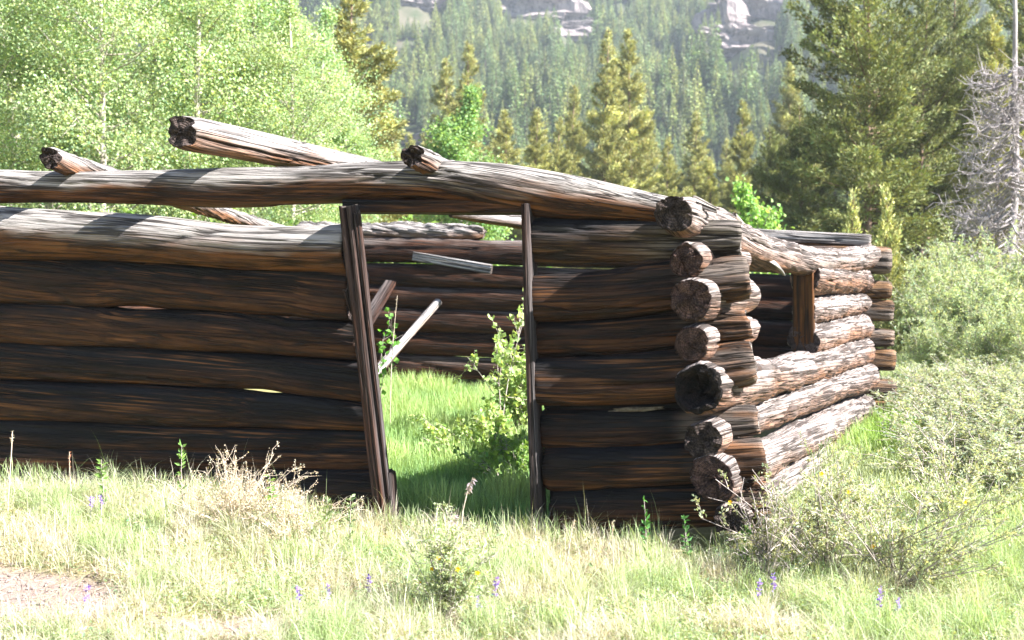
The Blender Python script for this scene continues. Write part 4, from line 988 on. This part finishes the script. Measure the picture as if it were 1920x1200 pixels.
weed(612, 6.35, .30, 'short pale weed left of the split doorpost', 'leafy', 4, (.25, .32, .16))
weed(655, 6.2, .34, 'taller pale weed next to the split doorpost', 'leafy', 5, (.25, .32, .16))
weed(1213, 6.05, .36, 'dark leafy weed in front of the right front logs', 'leafy', 6, (.08, .22, .05))
weed(1290, 6.0, .26, 'leafy weed below the round log ends', 'leafy', 7, (.09, .22, .06))
weed(1400, 5.85, .30, 'pale leafy weed at the foot of the cabin corner', 'leafy', 8)
weed(130, 6.8, .36, 'reddish seed stalk before the left wall', 'red', 9)
weed(425, 6.4, .38, 'dry upright stalk rising out of the dry brush heap', 'dry', 10)
weed(11, 6.6, .52, 'thick pale dry stalk at the left picture edge', 'dry', 11)
weed(862, 5.5, .62, 'tall nodding dry grass stem in the doorway', 'nodding', 12, name='dry_grass_stem')
weed(843, 5.4, .45, 'shorter nodding dry grass stem above the flowering shrub', 'nodding', 13, name='dry_grass_stem')
weed(1148, 5.6, .36, 'white tipped dry stalk before the right front logs', 'dry', 14)
weed(1057, 5.7, .34, 'white tipped dry stalk beside the right doorpost', 'dry', 15)
weed(733, 10.0, 1.35, 'tall curled dry stem inside the doorway', 'dry', 16)
PF = [(165, 6.5, 'purple flower at the left wall, left one of the close pair'), (185, 6.45, 'purple flower at the left wall, right one of the close pair'), (150, 4.95, 'purple flower at the bottom left on bare soil'), (555, 4.95, 'purple flower at the bottom edge right of the soil patch'), (610, 4.97, 'second purple flower at the bottom edge right of the soil patch'), (925, 5.0, 'purple flower at the bottom edge below the flowering shrub'), (895, 4.92, 'purple flower at the very bottom, left of its neighbour below the flowering shrub'), (1425, 5.25, 'purple flower below the cabin corner'), (1452, 5.27, 'second purple flower below the cabin corner'), (1690, 5.0, 'purple flower in the grass at the lower right'), (690, 5.15, 'purple flower left of the flowering shrub'), (1655, 4.95, 'pale purple flower left of its neighbour at the lower right')]
for i, (px, dep, lab) in enumerate(PF): weed(px, dep, .15 + .03 * (i % 3), lab, 'purple', 30 + i, name='purple_flower')

# ------------------------------------------------------------------ grass
def grass(name, x, y, h, wdt, col, seed, lean=.35, label=None, nseg=3):
    rng = np.random.RandomState(seed); n = len(x); z = ground(x, y)
    az = rng.rand(n) * 6.283; ld = np.stack([np.cos(az), np.sin(az), np.zeros(n)], -1); ln = np.abs(rng.normal(0, lean, n)) + .06
    wd = np.stack([-np.sin(az + rng.normal(0, .8, n)), np.cos(az), np.zeros(n)], -1); wd = nrm(wd)
    base = np.stack([x, y, z - .01], -1); V = []
    lv = [0, .4, .75]
    for t in lv:
        c = base + np.array([0, 0, 1.0]) * (h * (t - .18 * ln * t * t))[:, None] + ld * (h * ln * t ** 1.8)[:, None]
        ww = (wdt * (1 - .55 * t))[:, None] * wd * .5
        V += [c - ww, c + ww]
    V.append(base + np.array([0, 0, 1.0]) * (h * (1 - .28 * ln))[:, None] + ld * (h * ln * 1.0)[:, None])
    V = np.stack(V, 1).reshape(-1, 3); b = (np.arange(n) * 7)[:, None]
    Q = np.vstack([b + np.array([[0, 1, 3, 2]]), b + np.array([[2, 3, 5, 4]])]); T = b + np.array([[4, 5, 6]])
    o = obj(name, mesh_np(name, V, [Q, T], [M['grass']], attrs={'col': ('FLOAT_COLOR', np.repeat(col, 7, 0))}, smooth_shade=False))
    tag(o, label, 'grass', kind='stuff'); return o
STRAW, PALE, FRESH, DEEP = np.array([.53, .48, .40]), np.array([.39, .45, .28]), np.array([.21, .35, .09]), np.array([.10, .24, .035])
rng = np.random.RandomState(11)
def in_walls(x, y):
    d = wall_dist(x, y); u = (x - CORNER[0]) * U[0] + (y - CORNER[1]) * U[1]
    door_u0, door_u1 = -2.05, -1.12
    f = (np.abs(d) < .17) & (u < .4) & ~((u > -1.62) & (u < -.62) & False)
    sd = (x - CORNER[0]) * SIDE_DIR[1] - (y - CORNER[1]) * SIDE_DIR[0]
    al = (x - CORNER[0]) * SIDE_DIR[0] + (y - CORNER[1]) * SIDE_DIR[1]
    return f, (np.abs(sd) < .15) & (al > -.4) & (al < 6.6), sd, d, al
N1 = 270000
y = 4.2 + 3.3 * rng.rand(N1) ** .9; px = rng.uniform(-260, 2200, N1); x = (px - CX) / F_PX * y
f, s2, sd, d, al = in_walls(x, y)
dm = dirt_mask(x, y); cl = fbm(x * 2.6, y * 2.6, 0, 51, 3); tuftn = fbm(x * 9, y * 9, 0, 52, 2)
keep = ~f & ~s2 & (rng.rand(N1) > dm * 1.15) & (rng.rand(N1) < .62 + .5 * tuftn) & ((d > 0) | (sd > 0))
x, y, cl, dm, d, tuftn = x[keep], y[keep], cl[keep], dm[keep], d[keep], tuftn[keep]; n = len(x)
green = smooth(-.35, .5, cl + .55 * smooth(-.6, 2.6, x) - .12 + rng.normal(0, .25, n))
h = (.05 + .09 * rng.rand(n) + .02 * green) * np.clip(1 + .95 * tuftn, .35, 2.2) * (1 + .15 * smooth(.5, .05, d)) * (1 - .5 * dm)
tall = rng.rand(n) < .035; h[tall] *= 1.7
base = STRAW * (1 - green)[:, None] + np.where((rng.rand(n) < .45)[:, None], PALE, FRESH * .55 + PALE * .45) * green[:, None]
col = np.clip(np.c_[base * np.exp(rng.normal(0, .32, n))[:, None], np.ones(n)], 0, 1)
grass('meadow_grass', x, y, h, rng.uniform(.0014, .0036, n), col, 61, .75, 'pale dry and green meadow grass in front of the cabin')
# low broad-leaved ground cover and dry litter between the blades
n = 80000; y = 4.3 + 2.9 * rng.rand(n); px = rng.uniform(-60, 1980, n); x = (px - CX) / F_PX * y
f, s2, sd, d, al = in_walls(x, y); k_ = ~f & ~s2 & ((d > 0) | (sd > 0)) & (rng.rand(n) < .15 + smooth(-.1, .5, fbm(x * 3.1, y * 3.1, 0, 81, 2))) & (rng.rand(n) > dirt_mask(x, y)); x, y = x[k_], y[k_]; n = len(x)
c = np.stack([x, y, ground(x, y) + rng.uniform(0, .09, n)], -1); L = rng.uniform(.012, .032, n)
o = leaves_obj('ground_cover', c, runit(rng, n) * np.array([1, 1, .5]) + np.array([0, 0, .3]), runit(rng, n) + np.array([0, 0, 1.]), L, L * .45, colours(rng, n, (.33, .40, .22), .35, .15), M['leaf'], None); tag(o, 'low small leaved herbs among the meadow grass', 'herbs', kind='stuff')
n = 7000; y = 4.3 + 2.7 * rng.rand(n); px = rng.uniform(-60, 1980, n); x = (px - CX) / F_PX * y; f, s2, sd, d, al = in_walls(x, y); k_ = ~f & ~s2 & ((d > 0) | (sd > 0)); x, y = x[k_], y[k_]; n = len(x)
c = np.stack([x, y, ground(x, y) + rng.uniform(.0, .06, n)], -1); L = rng.uniform(.04, .16, n)
o = leaves_obj('dry_litter', c, runit(rng, n) * np.array([1, 1, .35]), runit(rng, n), L, np.full(n, .004), colours(rng, n, (.36, .28, .22), .4, .1), M['grass'], None, .04); tag(o, 'dry straw and twig litter in the meadow', 'litter', kind='stuff')
n = 5000; y = 4.4 + 1.6 * rng.rand(n); px = rng.uniform(-60, 760, n); x = (px - CX) / F_PX * y; k_ = rng.rand(n) < dirt_mask(x, y); x, y = x[k_], y[k_]; n = len(x)
oc = np.array([[1, 0, 0], [0, 1, 0], [-1, 0, 0], [0, -1, 0], [0, 0, .7], [0, 0, -.7]]); of_ = np.array([[0, 1, 4], [1, 2, 4], [2, 3, 4], [3, 0, 4], [1, 0, 5], [2, 1, 5], [3, 2, 5], [0, 3, 5]])
sz = np.exp(rng.normal(-5.3, .5, n)); V = (oc[None] * (1 + .35 * rng.normal(size=(n, 6, 3))) * sz[:, None, None] + np.stack([x, y, ground(x, y) + sz * .3], -1)[:, None]).reshape(-1, 3)
o = obj('gravel', mesh_np('gravel', V, [(of_[None] + np.arange(n)[:, None, None] * 6).reshape(-1, 3)], [bark_mat('pebble', (.16, .125, .11), (.36, .29, .265), 40, 1)], smooth_shade=False)); tag(o, 'small pinkish grit on the bare soil', 'gravel', kind='stuff')
# coarse darker tussocks in front
N2 = 26
xs, ys = [], []
for k in range(N2):
    yy = 4.75 + 1.75 * rng.rand(); pp = rng.uniform(0, 1900); xx = (pp - CX) / F_PX * yy; m_ = 110
    xs.append(xx + rng.normal(0, .06, m_)); ys.append(yy + rng.normal(0, .05, m_))
for k in range(20):
    pp = rng.uniform(20, 1320); p_, _ = on_plane(pp, 950, CORNER + NF * .28, NF); m_ = 60
    xs.append(p_[0] + rng.normal(0, .07, m_)); ys.append(p_[1] + rng.normal(0, .03, m_))
x, y = np.concatenate(xs), np.concatenate(ys); n = len(x)
f, s2, sd, d, al = in_walls(x, y); k_ = ~f & ~s2 & (rng.rand(n) > dirt_mask(x, y)); x, y = x[k_], y[k_]; n = len(x)
base = (PALE * .7 + FRESH * .4) * np.exp(rng.normal(0, .2, n))[:, None]
grass('tussock_grass', x, y, rng.uniform(.10, .24, n), rng.uniform(.003, .006, n), np.clip(np.c_[base, np.ones(n)], 0, 1), 62, .28, 'coarse green grass tufts in the meadow and along the front wall')
# inside the cabin
N3 = 60000
y = 6.4 + 6.2 * rng.rand(N3); px = rng.uniform(600, 1120, N3); x = (px - CX) / F_PX * y
f, s2, sd, d, al = in_walls(x, y); keep = ~f & (d < -.1) & (d > -6.0); x, y = x[keep], y[keep]; n = len(x)
g = fbm(x * 2, y * 2, 0, 71, 2); base = FRESH * .75 + PALE * .35 + (np.array([.1, .07, .03])) * g[:, None]
grass('cabin_floor_grass', x, y, rng.uniform(.12, .32, n) * (1 + .3 * g), rng.uniform(.004, .008, n), np.clip(np.c_[base * np.exp(rng.normal(0, .2, n))[:, None], np.ones(n)], 0, 1), 63, .35, 'fresh green grass growing on the cabin floor')
# right slope and behind
N4 = 125000
y = 7 + 16 * rng.rand(N4) ** 1.2; px = rng.uniform(1380, 2380, N4); x = (px - CX) / F_PX * y
f, s2, sd, d, al = in_walls(x, y); keep = ~s2 & ((sd > .1) | (al > 6.6)); x, y, sd, al = x[keep], y[keep], sd[keep], al[keep]; n = len(x)
bright = np.exp(-((sd - .9) / .8) ** 2) * smooth(2.5, 4, al) * smooth(8, 6.5, al)
g = fbm(x * 1.2, y * 1.2, 0, 73, 2)
base = PALE * (1 - bright)[:, None] * (1 + .3 * g)[:, None] + np.array([.22, .40, .04]) * bright[:, None]
h = rng.uniform(.10, .26, n) * (1 + .5 * bright)
grass('slope_grass', x, y, h, rng.uniform(.005, .010, n), np.clip(np.c_[base * np.exp(rng.normal(0, .2, n))[:, None], np.ones(n)], 0, 1), 64, .35, 'light green grass on the slope right of the cabin')
N5 = 40000
y = 13 + 22 * rng.rand(N5); px = rng.uniform(-150, 1500, N5); x = (px - CX) / F_PX * y
base = FRESH * .6 + PALE * .5
f, s2, sd, d, al = in_walls(x, y); k_ = (d < -6.4) | (sd > .2); x, y = x[k_], y[k_]; n = len(x)
grass('grove_grass', x, y, rng.uniform(.2, .5, n), rng.uniform(.010, .02, n), np.clip(np.c_[base * np.exp(rng.normal(0, .2, (n, 1))), np.ones(n)], 0, 1), 65, .35, 'green grass under the trees behind the cabin')

# ------------------------------------------------------------------ haze
def haze():
    x0, x1, y0, y1, z0, z1 = -920, 920, -920, 920, -12, 205
    V = [(x, y, z) for z in (z0, z1) for y in (y0, y1) for x in (x0, x1)]
    Fc = [(0, 2, 3, 1), (4, 5, 7, 6), (0, 1, 5, 4), (2, 6, 7, 3), (0, 4, 6, 2), (1, 3, 7, 5)]
    me = bpy.data.meshes.new('haze'); me.from_pydata(V, [], Fc)
    m = bpy.data.materials.new('haze_air'); m.use_nodes = True; t = m.node_tree; t.nodes.clear()
    v = t.nodes.new('ShaderNodeVolumePrincipled'); v.inputs['Color'].default_value = (.78, .88, 1, 1); v.inputs['Density'].default_value = .00045; v.inputs['Anisotropy'].default_value = .2
    out = t.nodes.new('ShaderNodeOutputMaterial'); t.links.new(v.outputs[0], out.inputs['Volume'])
    me.materials.append(m); o = obj('haze', me); tag(o, 'thin pale blue summer haze over the valley', 'haze', kind='stuff')
haze()
